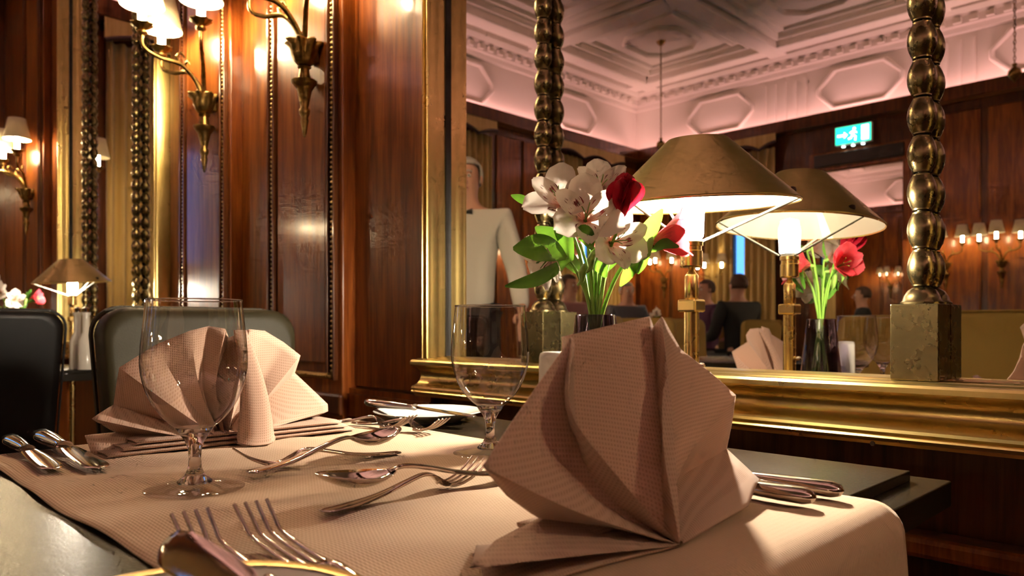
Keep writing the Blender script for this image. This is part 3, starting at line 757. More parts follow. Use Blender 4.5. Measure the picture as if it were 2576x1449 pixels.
# ------------------------------------------------------------------ bread plates and butter knives
def build_plate(label, loc, r=0.09, band=True):
    t = thing('bread_plate', label, 'plate', loc, 0, 'white bread plates')
    MB().lathe([(0.0, 0.004), (0.05*r/0.09, 0.004), (0.056*r/0.09, 0.0055), (0.068*r/0.09, 0.0105), (r-0.001, 0.0165), (r, 0.0160), (r-0.001, 0.0150), (0.068*r/0.09, 0.008), (0.055*r/0.09, 0.0025), (0.053*r/0.09, 0.0), (0.048*r/0.09, 0.0), (0.046*r/0.09, 0.002), (0.0, 0.002)], 72).build('dish', 'porcelain', t, 40)
    if band: MB().lathe([(r-0.0060, 0.01600), (r-0.0009, 0.0171), (r+0.0004, 0.0162), (r-0.0004, 0.0150)], 72).build('gold_band', 'gold_rim', t, 60)
    return t
build_plate('white bread plate with gold rim cut by the bottom picture edge', (-0.330, 0.130, TZ))
build_plate('white bread plate at the far side with a knife across it', (-0.938, 0.752, 0.7505), 0.088, False)
k3 = build_knife('blurred butter knife lying across the bottom plate, blade toward the forks', (-0.215, 0.160, TZ+0.017), PI+0.03, 0.20, True); k3.rotation_euler = (-0.9, -0.04, PI+0.03); k3.location.z = TZ+0.021
k4 = build_knife('butter knife across the far white plate, handle over its left rim', (-1.030, 0.695, 0.7695), 0.18, 0.225, True); k4.rotation_euler[1] = math.radians(1.0)

# ------------------------------------------------------------------ napkins
def fan(lines, nrad, nsub, name, mat, parent, thick=0.0016):
    """pleated sheet: lines = list of radial polylines [base, mid, outer]; sampled and joined"""
    cols = []
    for ln in lines: cols.append(spline(ln, nrad) if len(ln) > 2 else [Vector(ln[0]).lerp(Vector(ln[1]), i/(nrad-1)) for i in range(nrad)])
    rows = []
    for i in range(len(cols)-1):
        for k in range(nsub):
            u = k/nsub; rows.append([cols[i][j].lerp(cols[i+1][j], u) for j in range(nrad)])
    rows.append(cols[-1])
    o = MB().grid(rows).build(name, mat, parent, 38, solid=thick); 
    return o
t = thing('napkin', 'large beige fan-folded napkin standing in the right foreground', 'napkin', (-0.30, 0.43, TZ), 0, 'fan-folded napkins')
O = Vector((-0.30, 0.43, TZ))
def rel(p): return Vector(p)-O
bF = (-0.272, 0.431, 0.7545); bB = (-0.312, 0.440, 0.756); bM = (-0.285, 0.434, 0.755); bQ = (-0.284, 0.440, 0.756)
L = [
 [bF, (-0.284, 0.360, 0.7545), (-0.292, 0.275, 0.7545)],
 [bB, (-0.335, 0.385, 0.7570), (-0.362, 0.330, 0.7565)],
 [bF, (-0.281, 0.352, 0.7640), (-0.290, 0.2610, 0.7745)],
 [bM, (-0.300, 0.366, 0.7660), (-0.318, 0.3050, 0.7735)],
 [bB, (-0.330, 0.400, 0.7640), (-0.345, 0.372, 0.7700)],
 [bM, (-0.310, 0.380, 0.7740), (-0.330, 0.326, 0.7960)],
 [bF, (-0.296, 0.355, 0.7860), (-0.315, 0.2923, 0.8200)],
 [bM, (-0.306, 0.366, 0.7980), (-0.325, 0.3266, 0.8420)],
 [bM, (-0.306, 0.374, 0.8100), (-0.332, 0.3900, 0.8926)],
 [bF, (-0.284, 0.385, 0.8000), (-0.300, 0.3530, 0.8469), (-0.325, 0.3850, 0.8900)],
 [bB, (-0.336, 0.392, 0.8150), (-0.350, 0.4020, 0.8930)],
 [bQ, (-0.315, 0.4690, 0.8357), (-0.335, 0.4865, 0.9080)],
 [bQ, (-0.322, 0.4770, 0.8320), (-0.340, 0.5000, 0.8990)],
 [bF, (-0.300, 0.4638, 0.8373), (-0.318, 0.4790, 0.9075)],
 [bF, (-0.298, 0.450, 0.8260), (-0.320, 0.4920, 0.8970)],
 [bM, (-0.304, 0.460, 0.8190), (-0.325, 0.5150, 0.8820)],
 [bM, (-0.308, 0.475, 0.8060), (-0.325, 0.5600, 0.8620)],
 [bM, (-0.308, 0.492, 0.7960), (-0.322, 0.5980, 0.8405)],
 [bM, (-0.316, 0.498, 0.7850), (-0.330, 0.6060, 0.8150)],
 [bB, (-0.332, 0.505, 0.7730), (-0.345, 0.6240, 0.7880)],
 [bF, (-0.290, 0.500, 0.7640), (-0.300, 0.5980, 0.7700)],
 [bF, (-0.276, 0.480, 0.7570), (-0.282, 0.5450, 0.7600)],
]
fan([[rel(p) for p in ln] for ln in L], 14, 4, 'pleated_fan', 'napkin_cloth', t)
# folded base pleats lying behind and under the fan
for i, (y0, y1, z, xb) in enumerate(((0.360, 0.560, 0.7550, -0.36), (0.372, 0.545, 0.7600, -0.365))):
    rows = []
    for k in range(13):
        a = k/12; y = y0+(y1-y0)*a; bow = 0.004*math.sin(PI*a)
        rows.append([rel((x, y, z+dz+bow*0.3)) for x, dz in ((-0.300, 0.0), (xb+0.01, 0.0), (xb, 0.0012), (xb-0.001, 0.0028), (xb+0.012, 0.0040), (-0.305, 0.0040))])
    MB().grid(rows).build('base_fold', 'napkin_cloth', t, 60, solid=0.0013)

t = thing('napkin', 'lilac-lit beige fan napkin with curled centre flap behind the near glass', 'napkin', (-0.93, 0.42, TZ), 0, 'fan-folded napkins')
O = Vector((-0.93, 0.42, TZ))
bF = (-0.902, 0.405, 0.7570); bB = (-0.945, 0.415, 0.7580); bM = (-0.925, 0.410, 0.7575)
L = [
 [bF, (-0.915, 0.335, 0.7570), (-0.930, 0.2620, 0.7560)],
 [bM, (-0.930, 0.335, 0.7640), (-0.945, 0.2590, 0.7760)],
 [bB, (-0.950, 0.340, 0.7680), (-0.955, 0.2950, 0.7750)],
 [bF, (-0.915, 0.335, 0.7740), (-0.930, 0.2620, 0.7965)],
 [bB, (-0.950, 0.350, 0.7840), (-0.965, 0.2950, 0.8070)],
 [bF, (-0.910, 0.350, 0.8000), (-0.928, 0.2900, 0.8530)],
 [bM, (-0.932, 0.368, 0.8120), (-0.948, 0.3370, 0.8780)],
 [bM, (-0.925, 0.382, 0.8200), (-0.938, 0.3740, 0.8950)],
 [bB, (-0.938, 0.390, 0.8260), (-0.945, 0.4010, 0.9010)],
 [bF, (-0.922, 0.400, 0.8260), (-0.932, 0.4160, 0.8975)],
 [bB, (-0.955, 0.412, 0.8200), (-0.968, 0.4370, 0.8850)],
 [bF, (-0.918, 0.428, 0.8300), (-0.930, 0.4480, 0.8968)],
 [bM, (-0.925, 0.440, 0.8250), (-0.940, 0.4740, 0.8945)],
 [bM, (-0.925, 0.455, 0.8180), (-0.938, 0.5000, 0.8790)],
 [bF, (-0.912, 0.462, 0.8080), (-0.925, 0.5180, 0.8610)],
 [bB, (-0.950, 0.475, 0.7960), (-0.962, 0.5300, 0.8350)],
 [bF, (-0.915, 0.490, 0.7770), (-0.928, 0.5620, 0.7910)],
 [bF, (-0.912, 0.490, 0.7720), (-0.930, 0.5640, 0.7810)],
 [bB, (-0.948, 0.485, 0.7650), (-0.952, 0.5500, 0.7700)],
 [bF, (-0.912, 0.485, 0.7590), (-0.930, 0.5720, 0.7580)],
]
fan([[rel(p) for p in ln] for ln in L], 14, 4, 'pleated_fan', 'napkin_cloth', t)
rows = []
for k in range(15):           # supporting flap, rolled at the foot
    a = k/14; p = Vector((-0.930, 0.4375, 0.8955)).lerp(Vector((-0.868, 0.4330, 0.7600)), a**0.9); p.x += 0.012*math.sin(PI*a)
    hw = 0.009+0.015*a; row = []
    for j in range(13):
        u = -1+2*j/12; curl = 0.010*(abs(u)**3)*(0.4+a)
        row.append(rel((p.x-curl, p.y+u*hw, p.z+0.004*a*(abs(u)**3))))
    rows.append(row)
a = rows[-1]; rows.append([q+Vector((0.004, 0, -0.0045)) for q in a]); rows.append([q+Vector((0.0, 0, -0.0062)) for q in a]); rows.append([q+Vector((-0.006, 0, -0.0045)) for q in a])
MB().grid(rows).build('centre_flap', 'napkin_cloth', t, 70, solid=0.0014)
for i, (y0, y1, z, xb) in enumerate(((0.268, 0.585, 0.7550, -0.895), (0.285, 0.575, 0.7602, -0.898), (0.30, 0.568, 0.7655, -0.902))):
    rows = []
    for k in range(13):
        y = y0+(y1-y0)*k/12
        rows.append([rel((x, y, z+dz)) for x, dz in ((-0.965, 0.0), (xb-0.01, 0.0), (xb, 0.0012), (xb+0.001, 0.0026), (xb-0.012, 0.0040), (-0.960, 0.0042))])
    MB().grid(rows).build('base_fold', 'napkin_cloth', t, 60, solid=0.0013)

# ------------------------------------------------------------------ shaker, vase, flowers
t = thing('salt_shaker', 'white porcelain shaker behind the far glass, beside the napkin', 'shaker', (-0.614, 0.688, 0.7505))
MB().lathe([(0.0, 0.0), (0.0205, 0.0), (0.0212, 0.002), (0.0185, 0.075), (0.0178, 0.112), (0.0165, 0.117), (0.013, 0.119), (0.0, 0.1195)], 32).build('body', 'porcelain', t, 50)
for i in range(5):
    a = 2*PI*i/5; MB().disc(0.0011, 0.1197, 8, 0.006*math.cos(a), 0.006*math.sin(a)).build('hole', 'black_gap', t)
VB = Vector((-0.626, 0.785, 0.7505))
def build_vase(label, loc):
    t = thing('flower_vase', label, 'vase', loc, 0, 'tapered smoky glass vases')
    MB().lathe([(0.0, 0.006), (0.040, 0.006), (0.041, 0.012), (0.0250, 0.164), (0.0262, 0.1655), (0.0275, 0.164), (0.0440, 0.010), (0.0440, 0.002), (0.042, 0.0), (0.0, 0.0)], 48).build('body', 'glass_vase', t, 60)
    MB().lathe([(0.0, 0.0075), (0.039, 0.0075), (0.0335, 0.060), (0.0, 0.060)], 40).build('water', 'water', t, 60)
    return t
v0 = build_vase('tapered smoky glass vase of flowers behind the large napkin', VB)
RV = Vector((0.708, 0.706, 0)); TV = Vector((0.706, -0.708, 0)); UV = Vector((0, 0, 1))     # along the bouquet, toward the diners, up
def bq(px, py, tw=0.0): return RV*((px-1497)*0.00053) + TV*tw + UV*(0.1495+(822-py)*0.00053)
def petal(origin, d, side_v, length, width, curl, cup, name, mat, parent, tipw=0.5, split=0.0):
    d = d.normalized(); up = side_v.cross(d).normalized(); rows = []; n = 11; mm = 7
    for i in range(n):
        u = i/(n-1); w_ = width*max(0.10, math.sin(PI*min(1, (u*0.82+0.08))**(0.7+tipw))**0.85) if u < 1 else width*0.16
        c0 = origin + d*(length*(u - 0.12*curl*u*u)) + up*(length*curl*u*u*0.55)
        row = []
        for j in range(mm):
            v = -1+2*j/(mm-1); row.append(c0 + side_v*(v*w_) + up*(cup*w_*v*v) + up*(0.0012*math.sin(9*u+4*v)))
        rows.append(row)
    b = MB().grid(rows); o = b.build(name, mat, parent, 80, recalc=False)
    uvl = o.data.uv_layers.new(name='UVMap')
    for lp in o.data.loops:
        k = lp.vertex_index; uvl.data[lp.index].uv = ((k % mm)/(mm-1), (k//mm)/(n-1))
    return o
def blossom(center, direction, size, kind, parent, spread=0.9, seedk=0):
    rnd = random.Random(seedk*13+5)
    d = Vector(direction); d = (RV*d[0]+TV*d[1]+UV*d[2]).normalized()
    a = d.cross(UV).normalized() if abs(d.z) < 0.95 else RV; b = a.cross(d).normalized()
    outer, inner = {'white': ('petal_white', 'petal_streaked'), 'red': ('petal_red', 'petal_red'), 'coral': ('petal_coral', 'petal_coral'), 'pink': ('petal_pink', 'petal_coral')}[kind]
    base = center - d*size*0.55
    for k in range(6):
        ang = PI/2 + k*PI/3 + rnd.uniform(-0.1, 0.1); rad = a*math.cos(ang)+b*math.sin(ang)
        out = k % 2 == 0
        pd = d*(1.0) + rad*spread*(1.05 if out else 0.85)
        sv = d.cross(rad).normalized()
        petal(base + rad*size*0.04, pd, -sv, size*rnd.uniform(1.12, 1.28), size*(0.50 if out else 0.34), -0.5*spread if spread > 0.3 else 0.5, 0.30, 'petal', outer if out else inner, parent, 0.75 if out else 0.45)
    for k in range(4):
        ang = k*PI/2+0.3; rad = a*math.cos(ang)+b*math.sin(ang)
        MB().tube(spline([base, base+d*size*0.5+rad*size*0.05, base+d*size*0.85+rad*size*0.18], 8), 0.0007, 5).build('stamen', 'bud_green', parent, 60)
    MB().tube([base-d*size*0.22, base-d*size*0.1, base+d*size*0.03], [0.0022, 0.0034, 0.0030], 8).build('ovary', 'bud_green', parent, 60)
    return base - d*size*0.2
def leaf(p0, p1, width, parent, bend=(0,0,0.01), twist=0.6, n=14):
    p0, p1 = Vector(p0), Vector(p1); mid = (p0+p1)/2+Vector(bend); P = spline([p0, mid, p1], n); rows = []
    for i, p in enumerate(P):
        u = i/(n-1); tdir = (P[min(i+1, n-1)]-P[max(i-1, 0)]).normalized()
        s0 = tdir.cross(TV).normalized(); s1 = tdir.cross(s0).normalized(); an = twist*(u-0.5)
        sv = s0*math.cos(an)+s1*math.sin(an); nv = tdir.cross(sv)
        w_ = width*max(0.04, math.sin(PI*(u*0.94+0.03))**0.8)
        rows.append([p+sv*(v*w_)+nv*(0.25*w_*v*v) for v in (-1, -0.5, 0, 0.5, 1)])
    return MB().grid(rows).build('leaf', 'leaf', parent, 80)
def stem_path(end, parent, k, th=0.0026):
    e = Vector(end); a = 2*PI*k/9; b0 = Vector((0.022*math.cos(a), 0.022*math.sin(a), 0.012)); lip = Vector((e.x*0.13, e.y*0.13, 0.165))
    if Vector((lip.x, lip.y)).length > 0.017: lip = Vector((lip.x, lip.y, 0)).normalized()*0.017 + UV*0.165
    mid = lip.lerp(e, 0.5) + Vector((-(e.x)*0.08, -(e.y)*0.08, 0.012))
    MB().tube(spline([b0, (b0+lip)/2, lip, mid, e], 26), [th]*20+[th*0.8]*6, 8).build('stem', 'stem_green', parent, 60)
FL = [  # label, px, py, toward, direction(right, toward, up), size, kind, spread
 ('white streaked blossom at the upper left of the bouquet', 1402, 497, 0.015, (-0.25, 0.85, 0.45), 0.042, 'white', 0.95),
 ('white streaked blossom at the centre front of the bouquet', 1468, 548, 0.045, (0.0, 0.95, 0.28), 0.046, 'white', 0.9),
 ('white streaked blossom at the top of the bouquet', 1512, 462, 0.0, (0.05, 0.85, 0.5), 0.038, 'white', 0.85),
 ('brightly lit white blossom low at the right of the bouquet', 1548, 610, 0.03, (0.35, 0.85, 0.05), 0.042, 'white', 0.85),
 ('drooping white blossom low at the left of the bouquet', 1372, 655, 0.0, (-0.75, 0.5, -0.45), 0.038, 'white', 0.8),
 ('closed dark red blossom beside the lamp shade', 1556, 512, 0.045, (0.05, 0.55, 0.75), 0.050, 'red', 0.16),
 ('coral red blossom opening toward the lamp at right', 1688, 598, 0.0, (0.93, 0.15, 0.22), 0.046, 'coral', 0.5),
 ('pink blossom at the back of the bouquet, seen in the mirror', 1560, 585, -0.055, (-0.1, -0.95, 0.2), 0.036, 'coral', 0.7),
 ('pink blossom at the back left of the bouquet, seen in the mirror', 1440, 600, -0.05, (-0.5, -0.8, 0.2), 0.034, 'pink', 0.8),
]
STEMS = []
for k, (lab, px, py, tw, dr, sz, kind, spd) in enumerate(FL):
    st = thing('peruvian_lily', lab, 'flower', VB, 0, 'cut flowers in the vase')
    e = blossom(bq(px, py, tw), dr, sz, kind, st, spd, k)
    stem_path(e, st, k); STEMS.append(st)
for (si, p0, p1, wd, bend, tw) in (
    (0, (1345, 520, 0.0), (1285, 490, 0.0), 0.006, (0, 0, 0.002), 0.4), (4, (1420, 655, 0.03), (1290, 630, 0.03), 0.018, (0, 0, 0.008), 0.9),
    (4, (1440, 650, 0.02), (1270, 722, 0.02), 0.0095, (0, 0, -0.008), 0.8), (0, (1415, 600, 0.03), (1345, 575, 0.02), 0.011, (0, 0, -0.004), 0.5),
    (6, (1590, 650, 0.0), (1664, 528, 0.01), 0.012, (0, 0, 0.0), 0.5), (6, (1635, 635, 0.01), (1700, 625, 0.02), 0.007, (0, 0, 0.008), 0.3),
    (1, (1440, 600, 0.05), (1478, 640, 0.06), 0.011, (0, 0, 0.012), 1.2), (1, (1425, 570, 0.03), (1400, 545, 0.03), 0.008, (0, 0, 0.004), 0.6),
    (1, (1435, 660, 0.03), (1400, 560, 0.04), 0.011, (-0.004, 0, 0.01), 0.9), (2, (1540, 560, 0.0), (1565, 500, -0.01), 0.008, (0, 0, 0), 0.4),
    (3, (1520, 700, 0.02), (1480, 610, 0.0), 0.010, (0, 0, 0), 0.7), (7, (1530, 680, -0.04), (1590, 560, -0.06), 0.012, (0, 0, 0), 0.7), (8, (1470, 690, -0.03), (1390, 580, -0.06), 0.011, (0, 0, 0), 0.7),
    (6, (1600, 690, 0.01), (1625, 600, 0.0), 0.011, (0, 0, 0), 0.4), (3, (1560, 720, 0.0), (1600, 650, 0.02), 0.008, (0, 0, 0), 0.4)):
    leaf(bq(*p0), bq(*p1), wd, STEMS[si], bend, tw)
for (si, px, py, tw) in ((6, 1625, 625, 0.015), (6, 1612, 655, 0.0), (3, 1480, 660, 0.03), (1, 1460, 690, 0.02)):   # green buds
    p = bq(px, py, tw); MB().tube([p+UV*-0.016-RV*0.006, p+UV*-0.010, p, p+UV*0.010+RV*0.004, p+UV*0.014+RV*0.006], [0.0015, 0.0035, 0.0058, 0.004, 0.0008], 9).build('bud', 'bud_green', STEMS[si], 60)

# ------------------------------------------------------------------ neighbouring tables and chairs
t2 = build_table('black table beyond the black chair at left', (-3.30, 0.42, 0), 'neighbouring tables')
v2 = dup(v0, (-3.68, 0.72, 0.7505), 0, 'distant vase of flowers behind the black chair at left')
for k, (src, lab) in enumerate(((0, 'distant pale blossom above the black chair at left'), (1, 'distant second pale blossom above the black chair'), (6, 'distant magenta blossom leaning right above the black chair'), (3, 'distant white blossom low above the black chair'))):
    dup(STEMS[src], (-3.68, 0.72, 0.7505), 0.25*k-0.2, lab, 'flowers on the left table')
t = thing('oil_bottle', 'pale bottle just right of the distant lamp pole', 'bottle', (-2.965, 0.79, 0.7505), 0, 'pale bottles on the left table')
MB().lathe([(0.0, 0.0), (0.026, 0.0), (0.026, 0.10), (0.012, 0.13), (0.012, 0.19), (0.015, 0.19), (0.015, 0.20), (0.0, 0.20)], 24).build('body', 'porcelain', t, 50)
MB().lathe([(0.0, 0.20), (0.010, 0.20), (0.011, 0.215), (0.0, 0.222)], 16).build('stopper', 'silver', t, 50)
dup(t, (-2.905, 0.80, 0.7505), 0, 'second pale bottle, farther right of the distant lamp pole')

def build_armless(label, loc, rotz, mat, hw=0.20, top=0.93, group=None):
    """upholstered chair; local +x is the direction its sitter faces; origin on floor under the seat"""
    t = thing('dining_chair', label, 'chair', loc, rotz, group)
    MB().box(-0.22, 0.24, -hw-0.02, hw+0.02, 0.40, 0.48, 0.03).build('seat', mat, t, 50)
    rows = []
    N1 = 25
    sect = []
    for i in range(N1):
        a = PI*i/(N1-1); sect.append((-hw*math.cos(a), 1))
    # rounded slab: outline in (y,z), thickness in x, leaning back
    out = []
    r_ = 0.05
    for (cy, cz, a0) in ((hw-r_, top-r_, 0), (-hw+r_, top-r_, PI/2)):
        for k in range(7): out.append((cy+r_*math.cos(a0+PI/2*k/6), cz+r_*math.sin(a0+PI/2*k/6)))
    out += [(-hw+0.02, 0.47), (hw-0.02, 0.47)]
    def lean(z): return -0.22-0.10*(z-0.47)
    cyc = 0.0; czc = 0.7
    rows = []
    for th, sh in ((-0.030, 0.90), (-0.030, 0.965), (-0.022, 0.99), (0.0, 1.0), (0.022, 0.99), (0.030, 0.965), (0.030, 0.90)):
        rows.append([(lean(czc+(z-czc)*sh)+th, cyc+(y-cyc)*sh, czc+(z-czc)*sh) for y, z in out])
    b = MB().grid(rows, closed=True); n = len(out)
    b.f.append(tuple(range(n))); b.f.append(tuple(6*n+k for k in range(n))[::-1])
    bk = b.build('backrest', mat, t, 85)
    MB().tube([(lean(z)-0.033, y, z) for y, z in out], 0.004, 6).build('piping', mat, bk, 60)
    for sx, sy in ((-1, -1), (-1, 1), (1, -1), (1, 1)):
        MB().tube([(sx*0.19, sy*(hw-0.02), 0.42), (sx*0.20-(0.05 if sx < 0 else 0), sy*(hw-0.02), 0.0)], [0.022, 0.014], 8).build('leg', 'chair_wood', t, 60)
    return t
build_armless('olive leather dining chair behind the left napkin', (-1.17, 0.595, 0), 0.0, 'leather_olive', 0.184, 0.935)
build_armless('black leather chair at the far left with its back to us', (-2.62, 0.35, 0), PI, 'leather_black', 0.24, 0.945)

ch0 = build_armless('gold upholstered chair reflected beside the lamp pole', (-2.25, -1.05, 0), -0.4, 'gold_upholstery', 0.22, 0.96, 'gold chairs in the room')
for lab, x, y, r_ in (('gold upholstered chair reflected left of the left napkin reflection', -1.45, -1.72, PI/2), ('gold upholstered chair reflected right of the bronze column base', -0.66, -1.30, -PI/2), ('gold upholstered chair reflected beside the near napkin reflection', -0.02, -1.27, -PI/2-0.3),
                      ('gold upholstered chair reflected behind the vase', -1.05, -2.45, 0.0), ('gold upholstered chair in the middle of the room', -2.9, -2.7, 0.2), ('gold upholstered chair standing alone behind the waiter', -3.0, -1.9, 1.2), ('gold upholstered chair near the far wall', -1.6, -4.3, PI/2)):
    dup(ch0, (x, y, 0), r_, lab)
def round_table(label, x, y, r=0.42):
    t = thing('round_table', label, 'table', (x, y, 0), 0, 'round tables in the room')
    MB().lathe([(0.0, 0.75), (r-0.01, 0.75), (r, 0.745), (r, 0.725), (r-0.02, 0.72), (0.0, 0.72)], 40).build('tabletop', 'table_black', t, 40)
    MB().lathe([(0.0, 0.72), (0.04, 0.72), (0.035, 0.1), (0.22, 0.03), (0.22, 0.0), (0.0, 0.0)], 24).build('pedestal', 'chair_wood', t, 40)
    return t
round_table('black round table reflected behind the lamp pole', -1.60, -0.98)
round_table('black round table reflected right of the bronze column', -0.36, -1.95)
round_table('black round table of the far seated guests', -4.55, -4.15, 0.45)
round_table('black round table of the corner guests near the end wall', -4.05, -3.1, 0.45)
# white flowers on the guests' table
v3 = dup(v0, (-4.47, -4.30, 0.7505), 0, 'small vase on the seated guests\' table')
for k, src in enumerate((0, 1, 3)):
    dup(STEMS[src], (-4.47, -4.30, 0.7505), 1.2*k+0.5, ('white flower on the guests\' table, leaning left', 'white flower on the guests\' table, upright', 'white flower on the guests\' table, leaning right')[k], 'flowers on the guests table')

# ------------------------------------------------------------------ people
def skin(name, verts, edges, mat, parent, root=0, sub=2):
    me = bpy.data.meshes.new(name); me.from_pydata([v[:3] for v in verts], edges, []); me.update()
    o = bpy.data.objects.new(name, me); COL.objects.link(o); me.materials.append(MATS[mat])
    if parent: o.parent = parent
    md = o.modifiers.new('skin', 'SKIN'); md.use_smooth_shade = True
    if not me.skin_vertices: me.attributes.new
    for i, v in enumerate(verts):
        s = me.skin_vertices[0].data[i]; s.radius = (v[3], v[4] if len(v) > 4 else v[3]); s.use_root = (i == root)
    sb = o.modifiers.new('sub', 'SUBSURF'); sb.levels = sub; sb.render_levels = sub
    return o
def person(label, loc, rotz, top_mat, leg_mat, hair, seated=False, arm=None, group=None, tie=False):
    t = thing('person', label, 'person', loc, rotz, group)
    # local: +y is the way the person faces
    pz = 0.60 if seated else 0.95
    def up(z): return z - (0.95-pz)
    hips = [(-0.09, 0, pz-0.03), (0.09, 0, pz-0.03)]
    knees = [(-0.11, 0.42, 0.585), (0.11, 0.42, 0.585)] if seated else [(-0.10, 0.03, 0.50), (0.10, 0.03, 0.50)]
    ankles = [(-0.11, 0.40, 0.09), (0.11, 0.40, 0.09)] if seated else [(-0.10, -0.02, 0.09), (0.10, -0.02, 0.09)]
    sh = [(-0.185, -0.01, up(1.44)), (0.185, -0.01, up(1.44))]
    if arm is None:
        el = [(-0.25, 0.06, up(1.16)), (0.25, 0.06, up(1.16))]; wr = [(-0.18, 0.30, up(1.14)), (0.18, 0.30, up(1.14))]
    else: el, wr = arm
    V = [(0, 0, pz, 0.12, 0.10), (0, -0.01, up(1.12), 0.115, 0.09), (0, -0.01, up(1.30), 0.14, 0.10), (0, -0.01, up(1.42), 0.10, 0.08), (0, 0.0, up(1.50), 0.055, 0.055),
         (0, 0.012, up(1.555), 0.062, 0.066), (0, 0.012, up(1.62), 0.074, 0.088), (0, 0.0, up(1.69), 0.073, 0.088), (0, -0.005, up(1.735), 0.045, 0.055)]
    E_ = [(i, i+1) for i in range(8)]
    def chain(start, pts):
        k = start
        for p in pts: V.append(p); E_.append((k, len(V)-1)); k = len(V)-1
        return k
    hands = []
    for s_ in (0, 1):
        s, e, w_ = sh[s_], el[s_], wr[s_]
        chain(3, [(*s, 0.06), (*((Vector(s)+Vector(e))/2), 0.048), (*e, 0.040), (*((Vector(e)+Vector(w_))/2), 0.036), (*w_, 0.026)])
        hands.append(len(V)-1)
        chain(0, [(*hips[s_], 0.085), (*((Vector(hips[s_])+Vector(knees[s_]))/2), 0.078), (*knees[s_], 0.056), (*((Vector(knees[s_])*0.6+Vector(ankles[s_])*0.4)), 0.055), (*ankles[s_], 0.038), (ankles[s_][0], ankles[s_][1]+0.12, 0.035, 0.035)])
        d = (Vector(w_)-Vector(e)).normalized(); sd = d.cross(Vector((0,0,1))).normalized()*(1 if s_ else -1)
        palm = Vector(w_)+d*0.06; V.append((*palm, 0.024, 0.018)); E_.append((hands[-1], len(V)-1)); pk = len(V)-1
        for f, (off, ln) in enumerate(((-0.024, 0.062), (-0.008, 0.072), (0.008, 0.068), (0.024, 0.052))):
            p1 = palm+sd*off+d*0.035; p2 = p1+d*ln*0.5+Vector((0,0,-0.012)); p3 = p2+d*ln*0.35+Vector((0,0,-0.022))
            chain(pk, [(*p1, 0.0095), (*p2, 0.0085), (*p3, 0.0075)])
        q = Vector(w_)+d*0.03-sd*0.03; chain(pk-0, [(*q, 0.011), (*(q+d*0.03-sd*0.012), 0.009), (*(q+d*0.052-sd*0.010), 0.0075)])
    skin('body', V, E_, 'skin', t)
    # jacket and trousers over the body
    J = [(0, 0, pz-0.04, 0.165, 0.125), (0, -0.01, up(1.10), 0.150, 0.115), (0, -0.01, up(1.30), 0.175, 0.125), (0, -0.01, up(1.415), 0.125, 0.095), (0, 0.0, up(1.475), 0.070, 0.066)]
    JE = [(i, i+1) for i in range(4)]
    for s_ in (0, 1):
        s, e, w_ = sh[s_], el[s_], wr[s_]; k = 3
        for p in ((*s, 0.078), (*((Vector(s)+Vector(e))/2), 0.064), (*e, 0.056), (*((Vector(e)+Vector(w_))/2), 0.050), (*(Vector(e).lerp(Vector(w_), 0.96)), 0.042)):
            J.append(p); JE.append((k, len(J)-1)); k = len(J)-1
    skin('jacket', J, JE, top_mat, t)
    Tv = [(0, 0, pz, 0.15, 0.115)]; TE = []
    for s_ in (0, 1):
        k = 0
        for p in ((*hips[s_], 0.10), (*((Vector(hips[s_])+Vector(knees[s_]))/2), 0.092), (*knees[s_], 0.072), (*ankles[s_], 0.055)):
            Tv.append(p); TE.append((k, len(Tv)-1)); k = len(Tv)-1
    skin('trousers', Tv, TE, leg_mat, t)
    hz = up(1.655)
    bm = bmesh.new(); bmesh.ops.create_uvsphere(bm, u_segments=20, v_segments=12, radius=1.0)
    for v in list(bm.verts):
        x_, y_, z_ = v.co; v.co = (x_*0.083, y_*0.098-0.012, z_*0.095+0.012)
    dl = [v for v in bm.verts if v.co.y > 0.03 and v.co.z < 0.055 or v.co.z < -0.045]
    bmesh.ops.delete(bm, geom=dl, context='VERTS'); me = bpy.data.meshes.new('hair'); bm.to_mesh(me); bm.free()
    for p in me.polygons: p.use_smooth = True
    link('hair', me, hair, t, (0, 0, hz), 0.006)
    for s_ in (-1, 1):
        ey = MB().lathe([(0.0, -0.010), (0.007, -0.007), (0.010, 0), (0.007, 0.007), (0.0, 0.010)], 12).build('eye', 'eye_white', t, 80, loc=(s_*0.030, 0.082, hz-0.005))
        MB().lathe([(0.0, 0.0015), (0.004, 0.001), (0.005, 0)], 10).build('iris', 'iris', ey, 80, loc=(0, 0.0095, 0)).rotation_euler = (-PI/2, 0, 0)
        MB().tube([(s_*0.015, 0.094, hz+0.016), (s_*0.030, 0.093, hz+0.020), (s_*0.046, 0.082, hz+0.015)], [0.003, 0.004, 0.002], 6).build('eyebrow', hair, t, 60)
        MB().lathe([(0.0, -0.030), (0.010, -0.022), (0.016, 0.0), (0.013, 0.018), (0.0, 0.026)], 10).build('ear', 'skin', t, 80, loc=(s_*0.078, 0.005, hz-0.012)).scale = (0.5, 1, 1)
    MB().tube([(0, 0.086, hz+0.010), (0, 0.098, hz-0.010), (0, 0.112, hz-0.032), (0, 0.098, hz-0.042)], [0.006, 0.009, 0.013, 0.008], 8).build('nose', 'skin', t, 80)
    MB().tube([(-0.024, 0.080, hz-0.064), (0, 0.092, hz-0.062), (0.024, 0.080, hz-0.064)], [0.003, 0.006, 0.003], 8).build('mouth', 'lips', t, 80)
    if tie: MB().tube([(-0.045, 0.068, up(1.472)), (-0.005, 0.074, up(1.470)), (0.005, 0.074, up(1.470)), (0.045, 0.068, up(1.472))], [0.018, 0.006, 0.006, 0.018], 8).build('bow_tie', 'cloth_black', t, 60)
    return t
